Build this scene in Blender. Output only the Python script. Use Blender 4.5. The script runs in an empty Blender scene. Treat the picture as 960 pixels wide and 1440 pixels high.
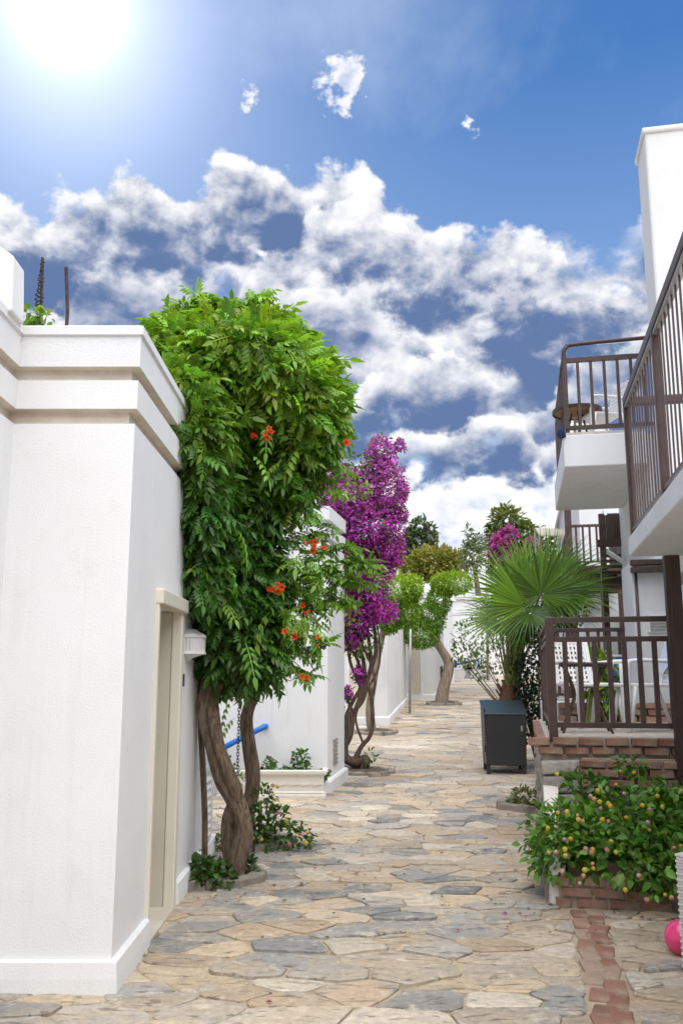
import bpy, math, random
import numpy as np
from mathutils import Vector, noise as mnoise
random.seed(7); RNG = np.random.default_rng(7)
scene = bpy.context.scene
COL = scene.collection
R = math.radians

# ------------------------------------------------------------------ camera
F = 1250.0; TILT = math.atan(230 / F); CT, ST = math.cos(TILT), math.sin(TILT); EYE = 1.6
cam = bpy.data.cameras.new('camera'); camo = bpy.data.objects.new('camera', cam); COL.objects.link(camo)
camo.location = (0, 0, EYE); camo.rotation_euler = (math.pi / 2 + TILT, 0, 0)
cam.sensor_fit = 'HORIZONTAL'; cam.sensor_width = 36; cam.lens = 36 * F / 960
cam.clip_start = 0.05; cam.clip_end = 3000
scene.camera = camo
scene.render.resolution_x = 682; scene.render.resolution_y = 1024
scene.view_settings.view_transform = 'Standard'; scene.view_settings.look = 'None'
scene.view_settings.exposure = 0.92; scene.view_settings.gamma = 1

def ray(px, py):
    a = (px - 480) / F; b = (720 - py) / F
    return Vector((a, CT - b * ST, ST + b * CT))
def P(px, py, Y):
    d = ray(px, py); k = Y / d.y
    return Vector((d.x * k, Y, EYE + d.z * k))
def gz(Y):
    Y = min(Y, 60.0); t = (Y - 10.5) / 2.0
    return 0.1 * (math.log1p(math.exp(t)) if t < 30 else t)

# ------------------------------------------------------------------ world
SUN_EL, SUN_AZ = R(64), R(155)          # azimuth measured from +Y (camera forward) towards +X
world = bpy.data.worlds.new('World'); scene.world = world; world.use_nodes = True
wn, wl = world.node_tree.nodes, world.node_tree.links
wn.clear()
def wnode(t, **k):
    n = wn.new(t)
    for a, b in k.items(): setattr(n, a, b)
    return n
def wmath(op, a, b=None, c=None, clamp=False):
    n = wnode('ShaderNodeMath', operation=op); n.use_clamp = clamp
    for i, v in enumerate((a, b, c)):
        if v is None: continue
        if isinstance(v, (int, float)): n.inputs[i].default_value = v
        else: wl.new(v, n.inputs[i])
    return n.outputs[0]
def wvec(op, a, b=None):
    n = wnode('ShaderNodeVectorMath', operation=op)
    for i, v in enumerate((a, b)):
        if v is None: continue
        if isinstance(v, (tuple, list, Vector)): n.inputs[i].default_value = tuple(v)
        else: wl.new(v, n.inputs[i])
    return n.outputs['Value'] if op in ('DOT_PRODUCT', 'LENGTH') else n.outputs['Vector']
def wmix(f, a, b):
    n = wnode('ShaderNodeMix', data_type='RGBA')
    for s, v in ((0, f), (6, a), (7, b)):
        if isinstance(v, (int, float)): n.inputs[s].default_value = v
        elif isinstance(v, tuple): n.inputs[s].default_value = v
        else: wl.new(v, n.inputs[s])
    return n.outputs[2]
def wmap(v, a, b, c=0.0, d=1.0, kind='SMOOTHSTEP'):
    n = wnode('ShaderNodeMapRange', interpolation_type=kind)
    wl.new(v, n.inputs[0])
    for i, x in enumerate((a, b, c, d)): n.inputs[i + 1].default_value = x
    return n.outputs[0]
tc = wnode('ShaderNodeTexCoord'); D = tc.outputs['Generated']
sky = wnode('ShaderNodeTexSky', sky_type='NISHITA'); sky.sun_disc = False
sky.sun_elevation = SUN_EL; sky.sun_rotation = SUN_AZ; sky.ozone_density = 4.0; sky.air_density = 1.0; sky.dust_density = 0.3
SKYK = 0.10
def dirp(px, py): return ray(px, py).normalized()
# ridges of cumulus round the whole sky, each an uneven top edge (azimuth -> sin of elevation) with a shaded body below;
# the stretch ahead follows the photograph, the rest goes on in the same way
def azel(px, py): d = dirp(px, py); return math.atan2(d.x, d.y), d.z
crnd = random.Random(12)
sx = wnode('ShaderNodeSeparateXYZ'); wl.new(D, sx.inputs[0])
AZ = wmath('ADD', wmath('DIVIDE', wmath('ARCTAN2', sx.outputs[0], sx.outputs[1]), 2 * math.pi), 0.5)
ZZ = sx.outputs[2]
def puff(off, scale, detail, rough=.58):
    q = wvec('MULTIPLY', wvec('ADD', D, off), (1, 1, 1.25))
    n = wnode('ShaderNodeTexNoise', noise_dimensions='3D'); wl.new(q, n.inputs['Vector'])
    n.inputs['Scale'].default_value = scale; n.inputs['Detail'].default_value = detail; n.inputs['Roughness'].default_value = rough
    n.inputs['Distortion'].default_value = 0.12
    return n.outputs['Fac']
N0 = puff((2.2, 1.1, .3), 16., 7, .55); N1 = puff((2.2 - .008, 1.1, .3 + .016), 16., 7, .55); NB = puff((5.2, 3.1, .9), 5., 4, .5)
bill = wmath('ADD', wmath('MULTIPLY', wmath('SUBTRACT', N0, .5), .13), wmath('MULTIPLY', wmath('SUBTRACT', NB, .5), .08))
grad = wmath('SUBTRACT', N0, N1)
def azcurve(pts):
    cv = wnode('ShaderNodeFloatCurve'); wl.new(AZ, cv.inputs[1]); c = cv.mapping.curves[0]
    c.points[0].location = pts[0]; c.points[1].location = pts[-1]
    for q in pts[1:-1]: c.points.new(*q)
    cv.mapping.update(); return cv.outputs[0]
def ridge(base, pts, body, rim, shade, mean, dark=(0.07, 0.11, 0.215, 1), bright=(0.55, 0.55, 0.56, 1), soft=.014, fill=.55):
    P_ = sorted((a / (2 * math.pi) + .5, z) for a, z in (azel(*p) for p in pts)); lo, hi = P_[0][0], P_[-1][0]
    E_, Q_ = list(P_), [(lo, 0.15), (lo + .012, 1.), (hi - .012, 1.), (hi, 0.15)]
    if hi - lo < .03: Q_ = [(lo, 0.1), ((lo + hi) / 2, 1.), (hi, 0.1)]
    k = 0.0
    while k <= 1.0001:
        if k < lo - .02 or k > hi + .02:
            E_.append((k, max(0., mean + crnd.uniform(-.06, .05)))); Q_.append((k, 1. if crnd.random() < fill else 0.))
        k += .034
    Q_ += [(lo - .012, 0.), (hi + .012, 0.)]
    pres = azcurve(sorted(Q_)); edge = azcurve(sorted(E_))
    t = wmath('ADD', wmath('SUBTRACT', edge, ZZ), bill)
    t = wmath('SUBTRACT', t, wmath('MULTIPLY', wmath('SUBTRACT', 1., pres), .07))
    a = wmath('MULTIPLY', wmap(t, 0., soft), wmap(wmath('ADD', t, wmath('MULTIPLY', bill, 1.5)), body * .35, body, 1., 0.))
    a = wmath('MULTIPLY', a, wmap(pres, .05, .6))
    l = wmath('ADD', wmap(t, 0., rim, 1., 0., 'LINEAR'), wmath('MULTIPLY', grad, shade))
    l = wmath('ADD', l, wmath('MULTIPLY', wmath('SUBTRACT', NB, .5), 1.6))
    l = wmath('ADD', l, wmath('MULTIPLY', wmath('SUBTRACT', N0, .5), .9))
    col = wmix(wmap(l, -.16, 1.14), dark, bright)
    return wmix(a, base, col)
lowz = sx
skyc = wvec('MULTIPLY', sky.outputs[0], (SKYK * .42, SKYK * .74, SKYK * .98))
veil = wmap(puff((1, 2, 3), 2.6, 6), 0.40, 0.72, 0.0, 0.6)
hazy = wmap(ZZ, 0.16, 0.60, 0.95, 0.0, 'LINEAR')
acc = wmix(wmath('MAXIMUM', veil, hazy), skyc, (0.22, 0.29, 0.42, 1))
sd = wmath('MAXIMUM', wvec('DOT_PRODUCT', D, dirp(95, 5)), 0.0)      # the bright patch where the sun shines through the veil
glow = wmath('ADD', wmath('MULTIPLY', wmath('POWER', sd, 1800.), 1.), wmath('ADD', wmath('MULTIPLY', wmath('POWER', sd, 150.), .34), wmath('MULTIPLY', wmath('POWER', sd, 30.), .16)))
comb = wnode('ShaderNodeCombineXYZ')
for i in range(3): wl.new(glow, comb.inputs[i])
acc = wvec('ADD', acc, comb.outputs[0])
NP = puff((.7, .2, 1.3), 34., 6, .6)
def puffball(base, p, r):
    t = wmath('ADD', wmap(wvec('DOT_PRODUCT', D, dirp(*p)), math.cos(R(r * 2.2)), 1., -.10, .05, 'LINEAR'), wmath('MULTIPLY', wmath('SUBTRACT', NP, .5), .38))
    col = wmix(wmap(wmath('ADD', wmath('MULTIPLY', grad, 3.), .7), 0., 1.), (.2, .27, .42, 1), (.54, .54, .55, 1))
    return wmix(wmap(t, 0., .045), base, col)
acc = puffball(acc, (480, 112), 1.3); acc = puffball(acc, (660, 180), .5); acc = puffball(acc, (350, 135), .6)
acc = ridge(acc, [(-200, 300), (-60, 290), (0, 290), (60, 285), (130, 265), (180, 240), (230, 255), (265, 270), (300, 225), (340, 208), (380, 210), (420, 235), (470, 235), (505, 250), (545, 300), (620, 340)], .22, .07, 3.4, .55)
acc = ridge(acc, [(300, 400), (350, 360), (395, 330), (450, 290), (480, 285), (540, 305), (600, 315), (660, 322), (700, 303), (740, 325), (790, 370), (850, 385), (895, 405), (960, 400), (1010, 420), (1100, 430), (1250, 410)], .34, .065, 3.4, .44)
acc = ridge(acc, [(60, 385), (100, 370), (140, 350), (200, 342), (240, 355), (290, 370)], .07, .08, 2.5, .40, soft=.03)
acc = ridge(acc, [(265, 360), (300, 345), (340, 342), (380, 352), (420, 370)], .055, .09, 2.5, .40, soft=.03, fill=.3)
acc = ridge(acc, [(310, 425), (345, 415), (385, 405), (440, 370), (480, 395), (530, 400), (575, 430)], .09, .12, 2.5, .36, soft=.03)
acc = ridge(acc, [(470, 520), (512, 505), (540, 495), (570, 515), (610, 508), (650, 505), (700, 525), (760, 540)], .13, .05, 3., .28)
acc = ridge(acc, [(730, 520), (800, 500), (860, 462), (900, 450), (960, 460), (1050, 470)], .10, .06, 2.5, .28)
acc = ridge(acc, [(480, 620), (550, 605), (620, 600), (690, 565), (725, 585), (760, 610), (800, 590), (900, 600)], .12, .05, 3., .22)
acc = ridge(acc, [(-80, 700), (200, 680), (440, 680), (560, 665), (620, 690), (660, 650), (700, 670), (740, 660), (800, 650), (880, 640), (1000, 650)], .2, .12, 2.5, .17, dark=(.22, .29, .42, 1), fill=1.)
acc = ridge(acc, [(-80, 760), (200, 740), (440, 760), (560, 725), (620, 740), (660, 712), (700, 720), (740, 700), (800, 705), (880, 690), (960, 700)], .6, .3, 2.5, .12, dark=(.34, .39, .48, 1), fill=1.)
tot = acc
bg = wnode('ShaderNodeBackground'); wl.new(tot, bg.inputs[0]); bg.inputs[1].default_value = 1.0
wo = wnode('ShaderNodeOutputWorld'); wl.new(bg.outputs[0], wo.inputs[0])

sun = bpy.data.lights.new('sun', 'SUN'); suno = bpy.data.objects.new('sun', sun); COL.objects.link(suno)
sun.energy = 3.1; sun.angle = R(85); sun.color = (1, .95, .87)
sdir = Vector((math.sin(SUN_AZ) * math.cos(SUN_EL), math.cos(SUN_AZ) * math.cos(SUN_EL), math.sin(SUN_EL)))
suno.rotation_euler = sdir.to_track_quat('Z', 'Y').to_euler(); suno.location = (0, -5, 20)

# ------------------------------------------------------------------ materials
def material(name, col, rough=.7, col2=None, scale=8., detail=6, bump=0., bscale=60., bdist=.01, attr=False, trans=0., spec=.4, contrast=(.35, .65), stain=None, metal=0., stretch=None, streak=0.):
    m = bpy.data.materials.new(name); m.use_nodes = True
    nt = m.node_tree; N, L = nt.nodes, nt.links
    b = N['Principled BSDF']; b.inputs['Roughness'].default_value = rough; b.inputs['Specular IOR Level'].default_value = spec
    b.inputs['Metallic'].default_value = metal
    co = N.new('ShaderNodeTexCoord').outputs['Object']
    if stretch:
        mp = N.new('ShaderNodeMapping'); mp.inputs['Scale'].default_value = stretch; L.new(co, mp.inputs[0]); co = mp.outputs[0]
    def mix(f, a, c, bt='MIX'):
        n = N.new('ShaderNodeMix'); n.data_type = 'RGBA'; n.blend_type = bt
        for s, v in ((0, f), (6, a), (7, c)):
            if isinstance(v, (int, float)): n.inputs[s].default_value = v
            elif isinstance(v, tuple): n.inputs[s].default_value = (*v[:3], 1)
            else: L.new(v, n.inputs[s])
        return n.outputs[2]
    def noise(s, d, lo, hi, r=.6):
        d = min(d, 9)
        n = N.new('ShaderNodeTexNoise'); n.inputs['Scale'].default_value = s; n.inputs['Detail'].default_value = d; n.inputs['Roughness'].default_value = r
        L.new(co, n.inputs['Vector'])
        mr = N.new('ShaderNodeMapRange'); L.new(n.outputs['Fac'], mr.inputs[0])
        mr.inputs[1].default_value = lo; mr.inputs[2].default_value = hi
        return mr.outputs[0], n.outputs['Fac']
    c = tuple(col)
    if attr:
        at = N.new('ShaderNodeAttribute'); at.attribute_name = 'Col'; c = at.outputs['Color']
    if col2 is not None:
        f, _ = noise(scale, detail, *contrast)
        c = mix(f, c, tuple(col2), 'MULTIPLY' if attr else 'MIX')
    if stain:
        f, _ = noise(stain[1], 8, stain[2], stain[3], .65)
        mm = N.new('ShaderNodeMath'); mm.operation = 'MULTIPLY'; L.new(f, mm.inputs[0]); mm.inputs[1].default_value = stain[4] if len(stain) > 4 else 1
        c = mix(mm.outputs[0], c, stain[0])
    if streak:
        keep = co; mp = N.new('ShaderNodeMapping'); mp.inputs['Scale'].default_value = (7, 7, .45); L.new(co, mp.inputs[0]); co = mp.outputs[0]
        f, _ = noise(1.0, 7, .54, .78, .62); co = keep
        f2, _ = noise(.9, 3, .42, .6)
        mm = N.new('ShaderNodeMath'); mm.operation = 'MULTIPLY'; L.new(f, mm.inputs[0]); L.new(f2, mm.inputs[1]); mk = N.new('ShaderNodeMath'); mk.operation = 'MULTIPLY'; L.new(mm.outputs[0], mk.inputs[0]); mk.inputs[1].default_value = streak
        c = mix(mk.outputs[0], c, (.45, .41, .35))
    if isinstance(c, tuple): b.inputs['Base Color'].default_value = (*c[:3], 1)
    else: L.new(c, b.inputs['Base Color'])
    if bump:
        _, f = noise(bscale, 8, 0, 1, .78)
        bn = N.new('ShaderNodeBump'); bn.inputs['Strength'].default_value = bump; bn.inputs['Distance'].default_value = bdist
        L.new(f, bn.inputs['Height']); L.new(bn.outputs[0], b.inputs['Normal'])
    if trans:
        t = N.new('ShaderNodeBsdfTranslucent')
        if isinstance(c, tuple): t.inputs[0].default_value = (*c[:3], 1)
        else:
            cc = mix(1.0, c, (1.25, 1.3, .6), 'MULTIPLY'); L.new(cc, t.inputs[0])
        ms = N.new('ShaderNodeMixShader'); ms.inputs[0].default_value = trans
        L.new(b.outputs[0], ms.inputs[1]); L.new(t.outputs[0], ms.inputs[2]); L.new(ms.outputs[0], N['Material Output'].inputs[0])
    return m
M = {}
M['plaster'] = material('white_plaster', (.79, .79, .785), .85, (.75, .75, .74), 1.3, 5, bump=.5, bscale=85, bdist=.012, stain=((.58, .55, .49), 3.0, .60, .8, .4), spec=.2, streak=.22)
M['plaster_far'] = material('white_plaster_smooth', (.76, .76, .755), .85, (.70, .70, .69), .9, 5, bump=.25, bscale=25, bdist=.012, stain=((.6, .58, .52), 1.7, .62, .8, .35), spec=.2, streak=.5)
M['plaster_cream'] = material('cream_plaster', (.74, .71, .64), .85, (.68, .65, .575), 1.1, 5, bump=.2, bscale=70, bdist=.006, stain=((.55, .48, .38), 2.2, .6, .8, .4), spec=.2, streak=.6)
M['groove'] = material('shaded_groove_plaster', (.72, .67, .59), .9, (.58, .51, .42), 4, 6, bump=.3, bscale=70, bdist=.006, spec=.15)  # beige tone puts the shading of grooves and soffit into the colour
M['beige'] = material('beige_gloss_paint', (.70, .655, .545), .45, (.64, .595, .49), 2, 4, bump=.06, bscale=30, bdist=.004)
M['beige_dark'] = material('beige_door_paint', (.56, .52, .43), .5, (.50, .465, .38), 2, 4)
M['mortar'] = material('sandy_mortar', (.55, .45, .33), .95, (.38, .305, .225), 5, 8, bump=.9, bscale=60, bdist=.012, stain=((.17, .135, .105), 3.1, .52, .68, .7), spec=.15)  # dark blotches put joint dirt and the stones' edge shadow into the colour
M['stone'] = material('paving_stone', (.4, .35, .28), .72, (.55, .53, .52), 5.5, 9, bump=.8, bscale=22, bdist=.02, attr=True, contrast=(.38, .62), stain=((.52, .44, .33), 3.2, .55, .7, .6), spec=.3)
def stone_material():
    m = bpy.data.materials.new('paving_stone'); m.use_nodes = True; nt = m.node_tree; N, L = nt.nodes, nt.links; b = N['Principled BSDF']
    co = N.new('ShaderNodeTexCoord').outputs['Object']
    def noise(sc, d, lo, hi, r=.6, stretch=None, dist=0., seed=0.):
        mp = N.new('ShaderNodeMapping'); mp.inputs['Scale'].default_value = stretch or (1, 1, 1); mp.inputs['Location'].default_value = (seed, seed * .7, 0); L.new(co, mp.inputs[0])
        n = N.new('ShaderNodeTexNoise'); n.inputs['Scale'].default_value = sc; n.inputs['Detail'].default_value = d; n.inputs['Roughness'].default_value = r; n.inputs['Distortion'].default_value = dist
        L.new(mp.outputs[0], n.inputs['Vector']); mr = N.new('ShaderNodeMapRange'); L.new(n.outputs['Fac'], mr.inputs[0]); mr.inputs[1].default_value = lo; mr.inputs[2].default_value = hi
        return mr.outputs[0]
    def mix(f, a, c, bt='MIX'):
        n = N.new('ShaderNodeMix'); n.data_type = 'RGBA'; n.blend_type = bt
        for s_, v in ((0, f), (6, a), (7, c)):
            if isinstance(v, (int, float)): n.inputs[s_].default_value = v
            elif isinstance(v, tuple): n.inputs[s_].default_value = (*v[:3], 1)
            else: L.new(v, n.inputs[s_])
        return n.outputs[2]
    def mul(a, k):
        n = N.new('ShaderNodeMath'); n.operation = 'MULTIPLY'; L.new(a, n.inputs[0])
        if isinstance(k, (int, float)): n.inputs[1].default_value = k
        else: L.new(k, n.inputs[1])
        return n.outputs[0]
    at = N.new('ShaderNodeAttribute'); at.attribute_name = 'Col'; c = at.outputs['Color']
    c = mix(mul(noise(2.6, 6, .48, .62, .62, None, .6), .5), c, (.56, .45, .31))           # ochre iron staining
    c = mix(mul(noise(3.4, 7, .53, .64, .65, None, .8, 7.), .5), c, (.40, .385, .365))           # grey mineral patches
    c = mix(mul(noise(7, 8, .56, .66, .7, None, .5, 3.), .7), c, (.68, .61, .50))               # pale lime and worn spots
    c = mix(1., c, mix(noise(24, 8, .3, .7, .7), (.74, .72, .70), (1.2, 1.18, 1.15)), 'MULTIPLY')
    lay = noise(9, 6, .60, .66, .62, (.55, 2.4, 1), .7, 11.)                                     # split layers along the bedding
    c = mix(mul(lay, .45), c, (.13, .105, .085))
    pits = noise(85, 3, .66, .72, .5)
    c = mix(mul(pits, .6), c, (.15, .12, .095))
    L.new(c, b.inputs['Base Color']); b.inputs['Roughness'].default_value = .75; b.inputs['Specular IOR Level'].default_value = .3
    h = N.new('ShaderNodeMath'); h.operation = 'MULTIPLY_ADD'; L.new(noise(13, 9, 0, 1, .7, (.7, 1.6, 1)), h.inputs[0]); h.inputs[1].default_value = 1.0; L.new(mul(lay, -.35), h.inputs[2])
    bn = N.new('ShaderNodeBump'); bn.inputs['Strength'].default_value = .9; bn.inputs['Distance'].default_value = .035; L.new(h.outputs[0], bn.inputs['Height']); L.new(bn.outputs[0], b.inputs['Normal'])
    return m
M['stone'] = stone_material()
M['earth'] = material('dry_earth', (.20, .15, .10), .95, (.11, .085, .06), 12, 8, bump=.8, bscale=60, bdist=.02, spec=.1)
M['ground'] = material('pale_ground', (.42, .36, .28), .95, (.33, .29, .23), 3, 6, bump=.4, bscale=20, bdist=.02, spec=.1)
M['kerbstone'] = material('grey_kerb_stone', (.36, .32, .265), .9, (.22, .195, .165), 9, 8, bump=.8, bscale=40, bdist=.015, spec=.2)
M['brick'] = material('worn_brick', (.37, .165, .105), .9, (.62, .60, .58), 14, 8, bump=.8, bscale=70, bdist=.01, attr=True, stain=((.46, .36, .28), 7, .46, .68, .75), spec=.15)
M['whitestone'] = material('rough_pale_stone', (.52, .49, .45), .9, (.62, .6, .58), 13, 9, bump=1., bscale=35, bdist=.025, attr=True, spec=.15)
M['joint'] = material('lime_mortar', (.44, .37, .29), .95, (.30, .25, .20), 14, 7, bump=.8, bscale=60, bdist=.012, spec=.1)
M['tile'] = material('pale_terrace_tile', (.60, .545, .46), .6, (.48, .43, .35), 5, 8, bump=.2, bscale=40, bdist=.005)
M['brown'] = material('dark_brown_paint', (.085, .050, .042), .42, (.058, .033, .027), 6, 5, bump=.15, bscale=60, bdist=.003)
M['brownwood'] = material('brown_stained_wood', (.085, .052, .042), .6, (.045, .028, .023), 3, 7, bump=.35, bscale=16, bdist=.006, stretch=(9, 9, .7))
M['bin'] = material('dark_slate_metal', (.016, .017, .0175), .5, (.021, .022, .0225), 2.5, 5, bump=.03, bscale=9, bdist=.004, spec=.5)
M['bin_lid'] = material('slate_blue_metal', (.030, .045, .050), .45, (.038, .055, .06), 3, 4, spec=.5)
M['black'] = material('blackened_iron', (.02, .018, .017), .6, (.05, .03, .02), 30, 4)
M['rust'] = material('rusty_steel', (.075, .05, .045), .85, (.035, .022, .02), 40, 5, bump=.5, bscale=120, bdist=.004)
M['blue'] = material('bright_blue_paint', (.015, .17, .56), .4, (.01, .13, .46), 6, 4)
M['navy'] = material('navy_cloth', (.02, .05, .13), .9, (.012, .03, .08), 20, 5, bump=.5, bscale=60, bdist=.01)
M['white'] = material('white_plastic', (.80, .80, .79), .4, (.72, .72, .70), 3, 4)
M['steel'] = material('grey_steel', (.42, .40, .37), .35, (.32, .29, .26), 6, 4, metal=.6)
M['fabric'] = material('pale_blue_towel', (.70, .74, .82), .95, (.58, .63, .74), 8, 6, bump=.5, bscale=90, bdist=.006, spec=.1)
M['wicker'] = material('white_woven_plastic', (.72, .70, .67), .55, (.55, .53, .5), 60, 3, bump=.8, bscale=120, bdist=.008)
M['wood'] = material('warm_wood', (.42, .24, .11), .5, (.28, .15, .07), 3, 6, stretch=(1, 12, 1))
M['pink'] = material('glossy_pink_rubber', (.80, .055, .21), .25, (.74, .045, .18), 3, 3, spec=.6)
M['terracotta'] = material('terracotta', (.42, .13, .07), .8, (.34, .10, .05), 8, 5)
M['bark'] = material('brown_bark', (.30, .22, .155), .9, (.13, .09, .06), 9, 8, bump=1., bscale=26, bdist=.03, stretch=(5, 5, .8), contrast=(.38, .62), spec=.15)
M['barkgrey'] = material('grey_bark', (.34, .28, .21), .9, (.21, .165, .12), 6, 7, bump=.8, bscale=25, bdist=.02, stretch=(3, 3, 1), spec=.15)
M['barkdark'] = material('dark_twisted_bark', (.20, .145, .105), .9, (.09, .06, .045), 9, 8, bump=1., bscale=26, bdist=.025, stretch=(4, 4, .8), spec=.15)
M['leaf'] = material('leaf', (.05, .1, .02), .42, attr=True, trans=.32, spec=.45)
M['petal'] = material('petal', (.4, .03, .3), .7, attr=True, trans=.35, spec=.2)
M['palm'] = material('palm_leaf', (.05, .1, .02), .38, attr=True, trans=.25, spec=.5)
M['petiole'] = material('palm_stalk', (.20, .24, .06), .5, (.13, .15, .04), 6, 5)
M['fibre'] = material('palm_fibre', (.20, .10, .055), .95, (.10, .05, .03), 20, 7, bump=1., bscale=50, bdist=.02)
M['awning'] = material('cream_canvas', (.62, .58, .46), .9, (.54, .50, .38), 4, 5, trans=.2)
M['roof'] = material('grey_concrete_roof', (.45, .44, .42), .9, (.36, .35, .33), 2, 6)
def glass():
    m = bpy.data.materials.new('clear_glass'); m.use_nodes = True; b = m.node_tree.nodes['Principled BSDF']
    b.inputs['Base Color'].default_value = (.9, .95, .95, 1); b.inputs['Roughness'].default_value = .03
    b.inputs['Transmission Weight'].default_value = 1.0; b.inputs['IOR'].default_value = 1.05
    return m
M['glass'] = glass()

# ------------------------------------------------------------------ object helpers
ORI = {}
def tag(o, label=None, cat=None, group=None, kind=None):
    if label: o['label'] = label
    if cat: o['category'] = cat
    if group: o['group'] = group
    if kind: o['kind'] = kind
    return o
def empty(name, loc, label, cat, group=None, rz=0.):
    o = bpy.data.objects.new(name, None); COL.objects.link(o); o.location = loc; o.rotation_euler = (0, 0, rz)
    o.empty_display_size = .1
    ORI[o] = Vector(loc) if rz == 0 else None
    return tag(o, label, cat, group)
def mesh(name, V, Fc, mat, smooth=False, cols=None):
    me = bpy.data.meshes.new(name)
    V = np.asarray(V, dtype=np.float64).reshape(-1, 3)
    if isinstance(Fc, np.ndarray):
        k = Fc.shape[1]; nf = len(Fc)
        me.vertices.add(len(V)); me.vertices.foreach_set('co', V.ravel())
        me.loops.add(nf * k); me.loops.foreach_set('vertex_index', Fc.ravel().astype(np.int32))
        me.polygons.add(nf); me.polygons.foreach_set('loop_start', np.arange(0, nf * k, k, dtype=np.int32))
        me.update(calc_edges=True)
    else:
        me.from_pydata([tuple(v) for v in V], [], [tuple(f) for f in Fc]); me.update()
    if smooth: me.polygons.foreach_set('use_smooth', np.ones(len(me.polygons), dtype=bool))
    if cols is not None:
        ca = me.color_attributes.new('Col', 'FLOAT_COLOR', 'POINT')
        c4 = np.ones((len(V), 4)); c4[:, :3] = cols; ca.data.foreach_set('color', c4.ravel())
    me.materials.append(M[mat] if isinstance(mat, str) else mat)
    return me
def link(name, me, parent=None, loc=None, rz=None, bevel=0., seg=2):
    o = bpy.data.objects.new(name, me); COL.objects.link(o)
    if parent is not None: o.parent = parent
    if loc is not None: o.location = loc
    if rz is not None: o.rotation_euler = (0, 0, rz) if not isinstance(rz, tuple) else rz
    if bevel:
        b = o.modifiers.new('bevel', 'BEVEL'); b.width = bevel; b.segments = seg; b.limit_method = 'ANGLE'; b.angle_limit = R(35)
    return o
def obj(name, V, Fc, mat, parent=None, smooth=False, cols=None, bevel=0., label=None, cat=None, group=None, kind=None):
    """V in world coordinates (or local ones when the parent is turned)."""
    V = np.asarray(V, dtype=np.float64).reshape(-1, 3)
    o0 = None
    if parent is not None:
        o0 = ORI.get(parent)
        if o0 is not None: V = V - np.array(o0)
    loc = None
    if parent is None:
        c = V.mean(0); c[2] = V[:, 2].min(); V = V - c; loc = tuple(c); o0 = Vector(c)
    o = link(name, mesh(name, V, Fc, mat, smooth, cols), parent, loc, bevel=bevel)
    ORI[o] = o0
    return tag(o, label, cat, group, kind)
class MB:
    def __init__(s): s.v = []; s.f = []
    def add(s, V, Fc):
        n = len(s.v); s.v += [tuple(v) for v in V]; s.f += [tuple(i + n for i in f) for f in Fc]; return s
    def box(s, x0, x1, y0, y1, z0, z1):
        V = [(x0, y0, z0), (x1, y0, z0), (x1, y1, z0), (x0, y1, z0), (x0, y0, z1), (x1, y0, z1), (x1, y1, z1), (x0, y1, z1)]
        return s.add(V, [(0, 3, 2, 1), (4, 5, 6, 7), (0, 1, 5, 4), (1, 2, 6, 5), (2, 3, 7, 6), (3, 0, 4, 7)])
    def bar(s, a, b, w, h=None, up=(0, 0, 1)):
        a, b = Vector(a), Vector(b); h = h or w; d = (b - a).normalized(); up = Vector(up)
        if abs(d.dot(up)) > .95: up = Vector((0, 1, 0))
        x = d.cross(up).normalized(); y = x.cross(d).normalized()
        V = [p + x * sx * w / 2 + y * sy * h / 2 for p in (a, b) for sx, sy in ((-1, -1), (1, -1), (1, 1), (-1, 1))]
        return s.add(V, [(0, 3, 2, 1), (4, 5, 6, 7), (0, 1, 5, 4), (1, 2, 6, 5), (2, 3, 7, 6), (3, 0, 4, 7)])
    def tube(s, pts, rad, n=8, cap=True):
        pts = [Vector(p) for p in pts]; rad = rad if isinstance(rad, (list, tuple)) else [rad] * len(pts)
        V = []; prev = None
        for i, p in enumerate(pts):
            d = (pts[min(i + 1, len(pts) - 1)] - pts[max(i - 1, 0)]).normalized()
            if prev is None: x = d.orthogonal().normalized()
            else: x = (prev - d * prev.dot(d)).normalized()
            prev = x; y = d.cross(x)
            for k in range(n):
                t = 2 * math.pi * k / n; V.append(p + (x * math.cos(t) + y * math.sin(t)) * rad[i])
        Fc = [(i * n + k, i * n + (k + 1) % n, (i + 1) * n + (k + 1) % n, (i + 1) * n + k) for i in range(len(pts) - 1) for k in range(n)]
        if cap: Fc += [tuple(range(n - 1, -1, -1)), tuple(range((len(pts) - 1) * n, len(pts) * n))]
        return s.add(V, Fc)
    def obj(s, name, mat, parent=None, **k): return obj(name, s.v, s.f, mat, parent, **k)
    def mesh(s, name, mat, **k): return mesh(name, s.v, s.f, mat, **k)
def spline(pts, per=6):
    pts = [Vector(p) for p in pts]; out = []
    for i in range(len(pts) - 1):
        p0, p1, p2, p3 = pts[max(i - 1, 0)], pts[i], pts[i + 1], pts[min(i + 2, len(pts) - 1)]
        for k in range(per):
            t = k / per
            out.append(.5 * ((2 * p1) + (p2 - p0) * t + (2 * p0 - 5 * p1 + 4 * p2 - p3) * t * t + (3 * p1 - p0 - 3 * p2 + p3) * t ** 3))
    out.append(pts[-1]); return out
def lerp_list(vals, n):
    return [float(np.interp(i / (n - 1) * (len(vals) - 1), range(len(vals)), vals)) for i in range(n)]
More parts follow.
